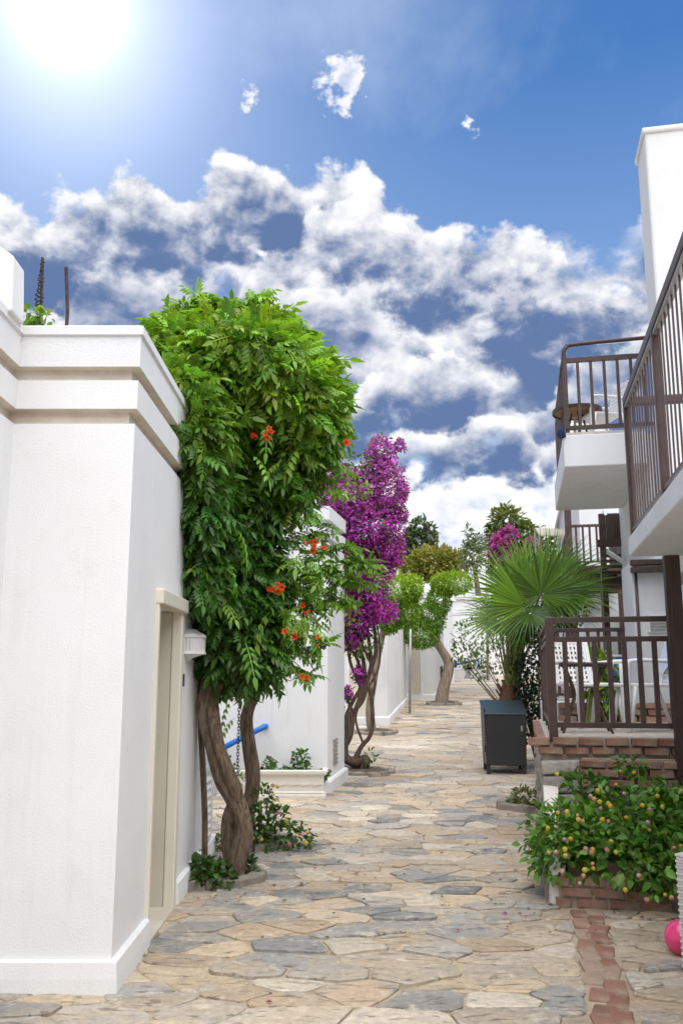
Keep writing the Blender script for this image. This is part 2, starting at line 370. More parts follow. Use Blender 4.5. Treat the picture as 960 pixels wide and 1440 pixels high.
def bark_tube(mb, pts, radii, n=12, rough=.22, per=7, twist=0.):
    """a trunk: ridged, uneven cross-section along a smooth path"""
    sp = spline(pts, per); rr = lerp_list(radii, len(sp)); V = []; prev = None; seed = random.random() * 50
    for i, p in enumerate(sp):
        d = (sp[min(i + 1, len(sp) - 1)] - sp[max(i - 1, 0)]).normalized()
        x = d.orthogonal().normalized() if prev is None else (prev - d * prev.dot(d)).normalized()
        prev = x; y = d.cross(x)
        for k in range(n):
            t = 2 * math.pi * k / n + twist * i
            q = 1 + rough * (math.sin(3 * t + seed + i * .10) * .45 + mnoise.noise(Vector((math.cos(t) * 1.6, math.sin(t) * 1.6, i * .16 + seed))) * .9)
            V.append(p + (x * math.cos(t) + y * math.sin(t)) * rr[i] * q)
    m = len(sp)
    Fc = [(i * n + k, i * n + (k + 1) % n, (i + 1) * n + (k + 1) % n, (i + 1) * n + k) for i in range(m - 1) for k in range(n)]
    Fc += [tuple(range(n - 1, -1, -1)), tuple(range((m - 1) * n, m * n))]
    return mb.add(V, Fc)
def sweep(path, profile, closed=False):
    """profile [(outward offset, z)] swept with mitred corners along a plan path; outward = right of travel"""
    n = len(path); pts = [Vector((p[0], p[1])) for p in path]; V = []
    for i in range(n):
        def nrm(a, b): d = (b - a).normalized(); return Vector((d.y, -d.x))
        if closed or 0 < i < n - 1:
            n1 = nrm(pts[i - 1], pts[i]); n2 = nrm(pts[i], pts[(i + 1) % n])
            m = (n1 + n2) / (1 + n1.dot(n2))
        elif i == 0: m = nrm(pts[0], pts[1])
        else: m = nrm(pts[-2], pts[-1])
        for (o, z) in profile: q = pts[i] + m * o; V.append((q.x, q.y, z))
    k = len(profile); Fc = []
    for i in range(n if closed else n - 1):
        j = (i + 1) % n
        for a in range(k - 1): Fc.append((i * k + a, j * k + a, j * k + a + 1, i * k + a + 1))
    return V, Fc
def wall_grid(o, ex, ez, W, H, holes, depth, mb, nrm):
    """flat wall from corner o along ex (width W) and up (H) with rectangular holes and reveals going -nrm*depth"""
    o, ex, nrm = Vector(o), Vector(ex).normalized(), Vector(nrm).normalized(); ez = Vector((0, 0, 1))
    xs = sorted({0, W, *[h[0] for h in holes], *[h[1] for h in holes]}); zs = sorted({0, H, *[h[2] for h in holes], *[h[3] for h in holes]})
    q = lambda x, z, d=0: o + ex * x + ez * z - nrm * d
    for i in range(len(xs) - 1):
        for j in range(len(zs) - 1):
            cx, cz = (xs[i] + xs[i + 1]) / 2, (zs[j] + zs[j + 1]) / 2
            if any(h[0] < cx < h[1] and h[2] < cz < h[3] for h in holes): continue
            mb.add([q(xs[i], zs[j]), q(xs[i + 1], zs[j]), q(xs[i + 1], zs[j + 1]), q(xs[i], zs[j + 1])], [(0, 1, 2, 3)])
    for (x0, x1, z0, z1) in holes:
        c = [(x0, z0), (x1, z0), (x1, z1), (x0, z1)]
        for k in range(4):
            a, b = c[k], c[(k + 1) % 4]
            if a[1] == b[1] == 0: continue
            mb.add([q(*a), q(*a, depth), q(*b, depth), q(*b)], [(0, 1, 2, 3)])
    return mb

# ------------------------------------------------------------------ foliage helpers
def frames(fwd, up):
    f = fwd / np.linalg.norm(fwd, axis=1, keepdims=True)
    s = np.cross(up, f); s /= np.linalg.norm(s, axis=1, keepdims=True) + 1e-9
    n = np.cross(f, s)
    return np.stack([f, s, n], 1)          # rows: local x, y, z
def scatter(T, TF, pos, fr, size, cols, shade=None):
    """copies of leaf template T (x forward, y side, z up) joined into arrays"""
    T = np.asarray(T, float); TF = np.asarray(TF); n = len(pos); k = len(T)
    V = pos[:, None, :] + (T[None] @ fr) * np.asarray(size).reshape(-1, 1, 1)
    Fc = (TF[None] + (np.arange(n) * k)[:, None, None]).reshape(-1, TF.shape[1])
    C = np.repeat(cols, k, 0)
    return V.reshape(-1, 3), Fc, C
def leaf_t(L=1., W=.45, fold=.12, droop=.12):
    T = [(0, 0, 0), (.38 * L, W / 2 * L, fold * L), (.38 * L, 0, 0), (.38 * L, -W / 2 * L, fold * L), (L, 0, -droop * L), (.72 * L, W * .36 * L, fold * .5 * L - droop * .4 * L), (.72 * L, -W * .36 * L, fold * .5 * L - droop * .4 * L)]
    Fc = [(0, 2, 1), (0, 3, 2), (2, 4, 5), (2, 5, 1), (2, 6, 4), (2, 3, 6)]
    return np.array(T, float), np.array(Fc)
def small_leaf(W=.5, fold=.12):
    return np.array([(0, 0, 0), (.5, W / 2, fold), (1, 0, -.06), (.5, -W / 2, fold)], float), np.array([(0, 2, 1), (0, 3, 2)])
def pinnate(pairs=4, L=.26, lw=.085, droop=.35):
    """compound leaf: leaflets in pairs on a drooping stalk with one at the tip"""
    LT, LF = leaf_t(1, .56, .10, .2); V = []; Fc = []
    def put(p, ang, s, tilt):
        c, sn = math.cos(ang), math.sin(ang); n = len(V)
        for (x, y, z) in LT:
            X, Y = x * c - y * sn, x * sn + y * c
            V.append((p[0] + X * s, p[1] + Y * s, p[2] + z * s - tilt * x * s))
        for f in LF: Fc.append(tuple(i + n for i in f))
    for i in range(pairs):
        t = (i + 1) / (pairs + .6); x = L * t; z = -droop * L * t * t; s = lw * (1 - .25 * abs(t - .5))
        put((x, .004, z), R(62), s, .35 + droop * t); put((x, -.004, z), -R(62), s, .35 + droop * t)
    put((L, 0, -droop * L), 0, lw * 1.1, .5 + droop)
    n = len(V)
    for i in range(5):
        t = i / 4; V.append((L * t, .004, -droop * L * t * t)); V.append((L * t, -.004, -droop * L * t * t))
    for i in range(4):
        a = n + 2 * i; Fc += [(a, a + 1, a + 3), (a, a + 3, a + 2)]
    return np.array(V), np.array(Fc)
def blob_points(blobs, n, shell=.55):
    """points in a union of ellipsoids, denser at the surface; returns points and outward directions"""
    w = np.array([b[1][0] * b[1][1] + b[1][1] * b[1][2] + b[1][0] * b[1][2] for b in blobs]); w = w / w.sum()
    out, nor = [], []
    cnt = RNG.multinomial(n, w)
    for (c, r), k in zip(blobs, cnt):
        d = RNG.normal(size=(k, 3)); d /= np.linalg.norm(d, axis=1, keepdims=True)
        rad = shell + (1 - shell) * RNG.random(k) ** .5
        rad *= 1 + .10 * RNG.normal(size=k)
        out.append(np.array(c) + d * rad[:, None] * np.array(r)); nor.append(d / np.array(r) * min(r))
    return np.concatenate(out), np.concatenate(nor)
def tint(n, base, var=.3, hue=.12):
    b = np.tile(np.array(base, float), (n, 1)); k = 1 + var * RNG.normal(size=(n, 1)).clip(-2, 2)
    h = 1 + hue * RNG.normal(size=(n, 3)).clip(-2, 2)
    return (b * k * h).clip(.003, .9)
def foliage(name, blobs, n, tmpl, size, base, parent, mat='leaf', var=.3, shell=.5, up=.5, droop=-.15, top=None, keep=None):
    T, TF = tmpl; p, d = blob_points(blobs, n, shell)
    if keep is not None:
        k = keep(p); p, d = p[k], d[k]
    n = len(p)
    d = d / (np.linalg.norm(d, axis=1, keepdims=True) + 1e-9)
    f = d + RNG.normal(size=(n, 3)) * .55; f[:, 2] += droop
    u = RNG.normal(size=(n, 3)) * .45 + d * .5; u[:, 2] += up + .5
    s = size * (1 + .28 * RNG.normal(size=n)).clip(.45, 1.7)
    c = tint(n, base, var)
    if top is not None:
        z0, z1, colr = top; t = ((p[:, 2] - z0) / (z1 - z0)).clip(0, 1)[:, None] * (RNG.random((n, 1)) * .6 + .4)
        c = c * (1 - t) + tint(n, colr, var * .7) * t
    V, Fc, C = scatter(T, TF, p, frames(f, u), s, c)
    return obj(name, V, Fc, mat, parent, cols=C, kind='stuff')
def pblob(px, py, rx, ry, Y, rd=None):
    """ellipsoid that spans rx, ry pixels at distance Y"""
    c = P(px, py, Y); k = Y / F * 1.03
    return (tuple(c), (rx * k, (rd if rd else (rx + ry) / 2 * k), ry * k))
def ppath(pts, Y): return [P(x, y, Y if not isinstance(Y, (list, tuple)) else Y[i]) for i, (x, y) in enumerate(pts)]

# ------------------------------------------------------------------ ground and street
PHI = -0.1974; U = Vector((math.sin(-PHI), math.cos(PHI))); Vv = Vector((U.y, -U.x))
OA = Vector((1.72, 7.85))
def LP(a, b, z=0.): q = OA + U * a + Vv * b; return Vector((q.x, q.y, z))
def sheet(xs, ys, dz):
    V = [(x, y, gz(y) + dz) for y in ys for x in xs]; n = len(xs)
    return V, [(j * n + i, j * n + i + 1, (j + 1) * n + i + 1, (j + 1) * n + i) for j in range(len(ys) - 1) for i in range(n - 1)]
ys = [-200, -50, 0] + list(np.arange(5, 62, 1.0)) + [80, 200, 900]
V, Fc = sheet([-900, -100, -20, 0, 20, 100, 900], ys, -.03)
obj('ground', V, Fc, 'ground', kind='structure')
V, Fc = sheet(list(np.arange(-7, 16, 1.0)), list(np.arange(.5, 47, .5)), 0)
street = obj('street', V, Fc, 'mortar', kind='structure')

def left_edge(y):
    if y < 4.95: return -5.0
    if y < 8.5: return -1.18
    if y < 11.8: return -2.6
    if y < 13: return -.2 + .19 * (y - 11.8)
    if y < 20.6: return -2.2
    if y < 27: return 1.05 + .145 * (y - 20.6)
    return 2.0 + .19 * (y - 27)
def right_edge(y):
    if y < 6.6: return 4.2
    if y < 11.5: return 1.6 + .2 * (y - 6.5) + .3
    return 2.6 + .2 * (y - 11.5) + 1.2
def strip_x(y): return 1.27 + .205 * (y - 4.5)       # centre line of the brick strip
sites = []; cell = {}
def dart(y0, y1, r, tries):
    for _ in range(tries):
        y = random.uniform(y0, y1); x = random.uniform(left_edge(y) - .2, right_edge(y) + .2)
        rr = r * random.choice((.5, .7, .9, 1, 1.2, 1.5))
        ok = True
        kx, ky = int(x / .6), int(y / .6)
        for i in range(-2, 3):
            for j in range(-2, 3):
                for (X, Y, q) in cell.get((kx + i, ky + j), ()):
                    if ((X - x) * .78) ** 2 + ((Y - y) * 1.25) ** 2 < ((q + rr) / 2) ** 2: ok = False
        if ok: sites.append((x, y, rr)); cell.setdefault((kx, ky), []).append((x, y, rr))
dart(3.6, 12, .31, 22000); dart(12, 24, .42, 14000); dart(24, 43, .55, 6000)
def clip(poly, p, n):
    out = []
    for i in range(len(poly)):
        a, b = poly[i], poly[(i + 1) % len(poly)]
        da = (a[0] - p[0]) * n[0] + (a[1] - p[1]) * n[1]; db = (b[0] - p[0]) * n[0] + (b[1] - p[1]) * n[1]
        if da <= 0: out.append(a)
        if (da < 0) != (db < 0) and da != db:
            t = da / (da - db); out.append((a[0] + (b[0] - a[0]) * t, a[1] + (b[1] - a[1]) * t))
    return out
S = np.array([(a, b) for a, b, _ in sites])
def stone_poly(i):
    x, y = S[i]; poly = [(x - 1.1, y - 1.), (x + 1.1, y - 1.), (x + 1.1, y + 1.), (x - 1.1, y + 1.)]
    dd = ((S - S[i]) ** 2).sum(1); near = np.argsort(dd)[1:22]
    for j in near:
        ox, oy = S[j]
        # anisotropic bisector
        ax, ay = .78 ** 2, 1.25 ** 2
        poly = clip(poly, ((x + ox) / 2, (y + oy) / 2), ((ox - x) * ax, (oy - y) * ay))
        if len(poly) < 3: return None
    if y < 7.2:
        sx = strip_x(y); sd = 1 if x > sx else -1
        poly = clip(poly, (sx + sd * .115, y), (-sd * 1, sd * .205))
    return poly if len(poly) >= 3 else None
def smooth_stone(poly, gap):
    c = np.mean(poly, 0); P2 = np.array(poly)
    # shrink towards centre by a fixed gap, cut corners, roughen
    d = P2 - c; r = np.linalg.norm(d, axis=1, keepdims=True); P2 = c + d * (1 - gap / np.maximum(r, .02)).clip(.3, 1)
    out = []
    for i in range(len(P2)):
        a, b = P2[i], P2[(i + 1) % len(P2)]; l = np.linalg.norm(b - a)
        if l < .04: out.append((a + b) / 2); continue
        q = .11 if l > .12 else .28
        out += [a + (b - a) * q, a + (b - a) * (1 - q)]
        if l > .25: out.insert(-1, a + (b - a) * .5)
    res = []
    for q in out:
        n = mnoise.noise_vector(Vector((q[0] * 6, q[1] * 6, 3.3))); res.append((q[0] + n.x * .032, q[1] + n.y * .032))
    return res
STONE_COLS = [(.52, .43, .32), (.55, .47, .37), (.48, .41, .33), (.58, .48, .345), (.46, .42, .36), (.51, .40, .29), (.64, .58, .48), (.43, .40, .36), (.56, .50, .42)]
SLATE_COLS = [(.22, .228, .232), (.30, .303, .302), (.37, .36, .34)]
def stone_geo(poly, x, y):
    n = len(poly); c = np.mean(poly, 0); tx, ty = random.gauss(0, .014), random.gauss(0, .014); h = random.uniform(.005, .022)
    V = []
    for (off, dz) in ((0, -.03), (0, h - .006), (.012, h)):
        for q in poly:
            d = np.array(q) - c; l = np.linalg.norm(d) + 1e-6; p = c + d * max(0.2, 1 - off / l)
            V.append((p[0], p[1], gz(p[1]) + dz + d[0] * tx + d[1] * ty))
    V.append((c[0], c[1], gz(c[1]) + h + .002))
    Fc = []
    for r_ in range(2):
        for k in range(n): Fc.append((r_ * n + k, r_ * n + (k + 1) % n, (r_ + 1) * n + (k + 1) % n, (r_ + 1) * n + k))
    for k in range(n): Fc.append((2 * n + k, 2 * n + (k + 1) % n, 3 * n))
    if random.random() < (.26 if y < 12 else .15): col = random.choice(SLATE_COLS)
    else: col = random.choice(STONE_COLS)
    k = random.uniform(.82, 1.16); col = (col[0], col[1] * .985, col[2] * .955)
    return V, Fc, tuple(min(.8, q * k) for q in col)
stones = []
for i in range(len(sites)):
    pl = stone_poly(i)
    if pl is None: continue
    ar = abs(sum(pl[k][0] * pl[(k + 1) % len(pl)][1] - pl[(k + 1) % len(pl)][0] * pl[k][1] for k in range(len(pl)))) / 2
    if ar < .012 or ar > 1.2: continue
    pl = smooth_stone(pl, random.uniform(.004, .016)); x, y = S[i]
    stones.append((stone_geo(pl, x, y), x, y, ar))
def seen(x, y):
    v = Vector((x, y, gz(y) - EYE)); dep = v.y * CT + v.z * ST
    if dep < .5: return 0
    px = 480 + F * v.x / dep; py = 720 - F * (-v.y * ST + v.z * CT) / dep
    return 1 if -30 < px < 990 and py < 1480 else 0
vis = sorted([s for s in stones if seen(s[1], s[2])], key=lambda s: -s[3] / s[2] ** 3)
rest = [s for s in stones if not seen(s[1], s[2])] + vis[296:]
for (V, Fc, c), x, y, a in vis[:296]:
    o = obj('paving_stone', V, Fc, 'stone', street, cols=np.tile(c, (len(V), 1)))
mb = MB(); cc = []
for (V, Fc, c), x, y, a in rest: mb.add(V, Fc); cc += [c] * len(V)
mb.obj('paving_stones_far', 'stone', street, cols=np.array(cc), kind='stuff')
# ---- bricks
def brick_mesh(l, w, h, col, seed):
    random.seed(seed); n = 2; V = []
    xs = (-l / 2, -l / 2 + .012, l / 2 - .012, l / 2)
    m = MB(); m.box(-l / 2, l / 2, -w / 2, w / 2, 0, h)
    V = [(x + random.gauss(0, .004), y + random.gauss(0, .004), z + random.gauss(0, .0035)) for x, y, z in m.v]
    me = mesh('brick', V, m.f, 'brick', cols=np.tile(col, (8, 1)))
    return me
BR_COLS = [(.33, .17, .12), (.29, .145, .105), (.38, .20, .14), (.38, .20, .15), (.28, .13, .095), (.44, .26, .19)]
def brick_set(l, w, h, n=8): return [brick_mesh(l * random.uniform(.9, 1.02), w, h, BR_COLS[i % len(BR_COLS)], 100 + i) for i in range(n)]
st = [brick_mesh(.112 * random.uniform(.92, 1.04), .205 * random.uniform(.9, 1.04), .05, c, 300 + i) for i, c in enumerate([(.33, .165, .115), (.39, .235, .165), (.30, .15, .105), (.43, .31, .23), (.35, .19, .135), (.27, .145, .105)] * 2)]
y = 3.9; ang = math.atan(.205)
while y < 6.45:
    for s in (-1, 1):
        x = strip_x(y) + s * .055
        o = link('brick', random.choice(st), street, (x - ORI[street].x, y - ORI[street].y + random.gauss(0, .02) + s * .04, gz(y) - .040 + random.uniform(0, .012) - ORI[street].z), -ang + random.gauss(0, .10), bevel=.013)
    y += .205

# ------------------------------------------------------------------ near white building (left)
random.seed(21)
b1 = empty('white_building', (-3.5, 5.5, 0), 'white rough-plastered building with grooved cornice and beige-framed doorway', 'building')
WX = -1.18
path1 = [(-1.87, 1.5), (-1.87, 4.9), (WX, 4.9), (WX, 8.5), (-6, 8.5)]
def away(p): return p
# outward is right of travel: walking +Y with the street on the right
prof = [(0, 3.015), (-.045, 3.02), (-.045, 3.095), (.012, 3.10), (.012, 3.27), (-.04, 3.275), (-.04, 3.345), (.02, 3.35), (.02, 3.535), (.035, 3.54), (.035, 3.59), (.02, 3.60), (-.30, 3.60)]
def prof_part(name, lo, hi, mat):
    V, Fc = sweep(path1, prof[lo:hi]); obj(name, V, Fc, mat, b1)
prof_part('groove', 0, 3, 'groove'); V, Fc = sweep(path1, [(-.045, 3.095), (.012, 3.10)]); obj('cornice_soffit', V, Fc, 'groove', b1)
prof_part('cornice_band', 3, 5, 'plaster')
prof_part('groove', 4, 8, 'groove'); prof_part('cornice_band', 7, 9, 'plaster'); prof_part('parapet_cap', 8, 13, 'plaster')
mb = MB()
DOOR = (5.70 - 4.9, 6.52 - 4.9, 0, 2.06)
wall_grid((WX, 4.9, -.05), (0, 1, 0), 0, 3.6, 3.065, [(DOOR[0], DOOR[1], 0, 2.11)], .34, mb, (1, 0, 0))
wall_grid((-1.87, 4.9, -.05), (1, 0, 0), 0, .69, 3.065, [], 0, mb, (0, -1, 0))
wall_grid((-1.87, 1.5, -.05), (0, 1, 0), 0, 3.4, 3.065, [], 0, mb, (1, 0, 0))
wall_grid((WX, 8.5, -.05), (-1, 0, 0), 0, 5, 3.065, [], 0, mb, (0, 1, 0))
mb.obj('wall', 'plaster', b1)
mb = MB(); mb.box(-6, -1.45, 5.2, 8.2, 3.3, 3.45); mb.box(-6, -2.05, 1.5, 5.2, 3.3, 3.45); mb.obj('roof', 'roof', b1)
# skirting with a rounded top edge, broken at the door
sk = [(.0, .165), (.022, .172), (.035, .16), (.042, .08), (.045, -.03)][::-1]
V, Fc = sweep([(-1.87, 1.5), (-1.87, 4.9), (WX, 4.9), (WX, 5.663)], sk); Fc += [(19, 18, 17, 16, 15)]; obj('skirting', V, Fc, 'plaster', b1)
V, Fc = sweep([(WX, 6.593), (WX, 8.5), (-6, 8.5)], sk); Fc += [(0, 1, 2, 3, 4)]; V.append((WX, 6.593, -.03)); Fc[-1] = (0, 1, 2, 3, 4, len(V) - 1); obj('skirting', V, Fc, 'plaster', b1)
dr = MB(); dr.box(WX - .36, WX - .32, 5.70, 6.52, .03, 2.06)
dobj = dr.obj('door', 'beige_dark', b1)
MB().box(WX - .322, WX - .30, 5.84, 6.34, .2, .95).obj('panel', 'beige_dark', dobj, bevel=.008)
MB().box(WX - .322, WX - .30, 5.84, 6.34, 1.08, 1.92).obj('panel', 'beige_dark', dobj, bevel=.008)
MB().tube([(WX - .32, 5.82, 1.02), (WX - .26, 5.82, 1.02), (WX - .26, 5.93, 1.02)], .01).obj('handle', 'steel', dobj, smooth=True)
MB().box(WX - .05, WX + .025, 5.665, 5.712, .0, 2.06).obj('door_jamb', 'beige', b1, bevel=.008)
MB().box(WX - .318, WX - .052, 6.505, 6.518, .036, 2.05).obj('door_lining', 'beige_dark', b1)
MB().box(WX - .318, WX - .052, 5.702, 5.715, .036, 2.05).obj('door_lining', 'beige_dark', b1)
MB().box(WX - .05, WX + .025, 6.50, 6.59, .0, 2.06).obj('door_jamb', 'beige', b1, bevel=.008)
MB().box(WX - .05, WX + .05, 5.66, 6.62, 2.05, 2.145).obj('door_head', 'beige', b1, bevel=.008)
MB().box(WX - .34, WX + .03, 5.705, 6.515, -.03, .035).obj('door_step', 'tile', b1, bevel=.008)
MB().box(WX - .002, WX + .012, 6.68, 6.74, 1.52, 1.61).obj('number_plate', 'navy', b1)
# louvred vent low on the wall
lv = MB(); lv.box(WX - .002, WX + .03, 7.75, 7.79, .22, .78); lv.box(WX - .002, WX + .03, 8.17, 8.21, .22, .78); lv.box(WX - .002, WX + .03, 7.75, 8.21, .78, .82); lv.box(WX - .002, WX + .03, 7.75, 8.21, .18, .22)
lvo = lv.obj('louvred_vent', 'white', b1)
for k in range(8):
    z = .25 + k * .066; MB().bar((WX + .016, 7.79, z), (WX + .016, 8.17, z), .045, .012, up=(.7, 0, .7)).obj('slat', 'white', lvo)
# plaster wall lantern, half-octagonal with slots
ln = empty('wall_lantern', (WX, 6.9, 1.72), 'white slotted plaster wall lantern beside the beige door frame', 'wall lantern')
def half_oct(r, cy, z): return [(WX + r * math.sin(t) * .9 - .005, cy - r * math.cos(t), z) for t in [i * math.pi / 5 for i in range(6)]]
def loft(rings):
    n = len(rings[0]); V = [p for r in rings for p in r]; Fc = []
    for i in range(len(rings) - 1):
        for k in range(n - 1): Fc.append((i * n + k, i * n + k + 1, (i + 1) * n + k + 1, (i + 1) * n + k))
    Fc += [tuple(range(n)), tuple(range((len(rings) - 1) * n, len(rings) * n))]
    return V, Fc
for nm, prf in (('base', [(.03, 1.71), (.05, 1.73), (.13, 1.755), (.165, 1.76), (.16, 1.78), (.14, 1.785)]), ('cap', [(.14, 1.875), (.165, 1.885), (.16, 1.905), (.12, 1.925), (.07, 1.95)])):
    V, Fc = loft([half_oct(r, 6.9, z) for r, z in prf]); obj(nm, V, Fc, 'plaster_far', ln)
for t in range(16):
    a = math.pi * t / 15; r = .136
    MB().box(-.009, .009, -.012, .012, 1.77, 1.92)
    x, yy = WX + r * math.sin(a) * .9, 6.9 - r * math.cos(a)
    MB().bar((x, yy, 1.78), (x, yy, 1.88), .022, .018).obj('slat', 'plaster_far', ln)
# things on the roof
pc = MB(); c = P(14, 452, 4.75)
V = []
mbp = MB(); x0, x1 = P(-18, 450, 4.75).x, P(30, 450, 4.75).x; zt = P(12, 352, 4.75).z - .05
mbp.box(x0, x1 - .06, 4.62, 4.86, 3.57, zt - .12); o = None
mbp.add([(x1 - .12, 4.60, 3.57), (x1, 4.60, 3.57), (x1, 4.80, 3.57), (x1 - .12, 4.80, 3.57), (x1 - .125, 4.61, zt + .03), (x1 - .015, 4.61, zt - .05), (x1 - .015, 4.79, zt - .06), (x1 - .125, 4.79, zt + .01)],
        [(0, 3, 2, 1), (4, 5, 6, 7), (0, 1, 5, 4), (1, 2, 6, 5), (2, 3, 7, 6), (3, 0, 4, 7)])
mbp.obj('broken_roof_post', 'plaster', bevel=.012, label='broken off white plaster post standing on the parapet corner', cat='post')
rb = MB(); a = P(92, 470, 5.05); rb.tube([(a.x, a.y, 3.45), (a.x + .005, a.y, 3.75), P(93, 376, 5.05)], .012, 6)
rb.obj('steel_rod', 'rust', label='bare straight rusty steel rod sticking up from the roof edge', cat='rod')
a = P(53, 470, 5.15); rr = empty('steel_rod', (a.x, a.y, 3.45), 'rusty steel rod wound with wire beside a small roof plant', 'rod')
MB().tube([(a.x, a.y, 3.45), (a.x + .01, a.y, 3.8), P(60, 362, 5.15)], .010, 6).obj('rod', 'rust', rr)
w = []; t0 = P(53, 440, 5.15); t1 = P(60, 366, 5.15)
for k in range(90):
    t = k / 89; p = t0.lerp(t1, t); q = k * .95; rad = .022 * (1 - .6 * t) * (1 + .5 * math.sin(k * 1.7)); w.append((p.x + rad * math.cos(q), p.y + rad * math.sin(q), p.z))
MB().tube(w, .0045, 4).obj('wire', 'rust', rr)
rp = empty('roof_plant', (P(50, 452, 5.1).x, 5.1, 3.45), 'small bright green plant growing on the roof edge', 'plant')
foliage('foliage', [pblob(42, 442, 14, 11, 5.1), pblob(62, 447, 11, 9, 5.1)], 70, leaf_t(1, .6), .055, (.16, .30, .035), rp, var=.25)
mb = MB(); mb.tube([(rp.location.x, 5.1, 3.45), P(48, 445, 5.1)], .006, 5).obj('stem', 'bark', rp)
for k in range(4): MB().tube([(rp.location.x, 5.1, 3.50), P(38 + k * 9, 440 + (k % 2) * 6, 5.1)], .004, 5).obj('stem', 'petiole', rp)

# ------------------------------------------------------------------ further white blocks on the left
def block(name, label, path, h, z0, mat='plaster_far', holes=(), extra=None):
    e = empty(name, (path[0][0], path[0][1], z0), label, 'building')
    V, Fc = sweep(path, [(0, z0 - .3), (0, z0 + h - .5)]); obj('wall', V, Fc, mat, e)
    hh = z0 + h
    V, Fc = sweep(path, [(0, hh - .5), (-.04, hh - .495), (-.04, hh - .43), (.015, hh - .425), (.015, hh - .26), (-.04, hh - .255), (-.04, hh - .19), (.02, hh - .185), (.02, hh), (-.35, hh)])
    obj('cornice', V, Fc, mat, e)
    # skirting follows the rising street
    sub = []
    for i in range(len(path) - 1):
        a, b = Vector(path[i]), Vector(path[i + 1]); n = max(1, int((b - a).length / 1.0))
        for k in range(n): sub.append(tuple(a + (b - a) * k / n))
    sub.append(path[-1])
    V1, F1 = sweep(sub, [(.05, -.2), (.045, .15), (.03, .175), (0, .18)])
    V1 = [(x, y, z + gz(y)) for x, y, z in V1]; obj('skirting', V1, F1, mat, e)
    pl = [Vector((p[0], p[1])) for p in path]; cx = sum((p.x for p in pl)) / len(pl)
    n = len(path)
    obj('roof', [(p[0], p[1], hh - .15) for p in path], [tuple(range(n))], 'roof', e)
    return e
b2 = block('white_building', 'white building behind the planter trough with a blue handrail on its front', [(-6, 11.8), (-.18, 11.8), (.04, 12.95), (-6, 12.95)], 3.75, .1)
b3 = block('white_building', 'white building with a beige door behind the twisted purple flowering climber', [(-6, 20.6), (1.05, 20.6), (1.88, 26.3), (-5, 26.3)], 3.35, .5)
b4 = block('white_building', 'white building beside the terracotta pot behind the leaning tree', [(-4, 27.6), (2.8, 27.6), (3.75, 33), (-4, 33)], 3.3, .85)
# beige door on b3, ribbed shutter on b4, small wall vents
def panel_door(parent, x0, x1, y, z0, z1, mat, ribs=0):
    d = MB().box(x0, x1, y - .03, y + .02, z0, z1).obj('door', mat, parent, bevel=.006)
    f = MB(); f.box(x0 - .08, x0 - .002, y - .05, y + .02, z0, z1 + .08); f.box(x1 + .002, x1 + .08, y - .05, y + .02, z0, z1 + .08); f.box(x0 - .002, x1 + .002, y - .05, y + .02, z1 + .002, z1 + .08)
    f.obj('door_frame', 'white', parent)
    for k in range(ribs):
        z = z0 + .06 + k * (z1 - z0 - .1) / ribs
        MB().box(x0 + .03, x1 - .03, y - .045, y - .028, z, z + (z1 - z0) / ribs * .55).obj('slat', mat, d)
panel_door(b3, .18, .60, 20.6, gz(20.6) + .02, gz(20.6) + 2.0, 'beige', 0)
panel_door(b4, P(578, 900, 27.6).x, P(590, 900, 27.6).x, 27.6, gz(27.6) + .02, gz(27.6) + 2.25, 'beige', 22)
vz = gz(12.2)
for k in range(7):
    MB().bar((-.18 + .19 * .35 + .012, 12.15, vz + .33 + k * .05), (-.18 + .19 * .62 + .012, 12.42, vz + .33 + k * .05), .012, .025).obj('vent_slat', 'steel', b2)
# blue handrail
hr = empty('handrail', tuple(P(310, 1058, 11.4)), 'bright blue sloping metal handrail on the white wall', 'handrail')
MB().tube(spline([P(250, 1086, 11.55), P(310, 1054, 11.55), P(366, 1025, 11.55), P(372, 1022, 11.62), P(374, 1022, 11.82)], 4), .036, 10).obj('rail', 'blue', hr, smooth=True)
for px, py in ((318, 1052), (350, 1036)): MB().tube([P(px, py, 11.55), P(px, py + 5, 11.55), P(px, py + 5, 11.82)], .012, 6).obj('bracket', 'blue', hr, smooth=True)
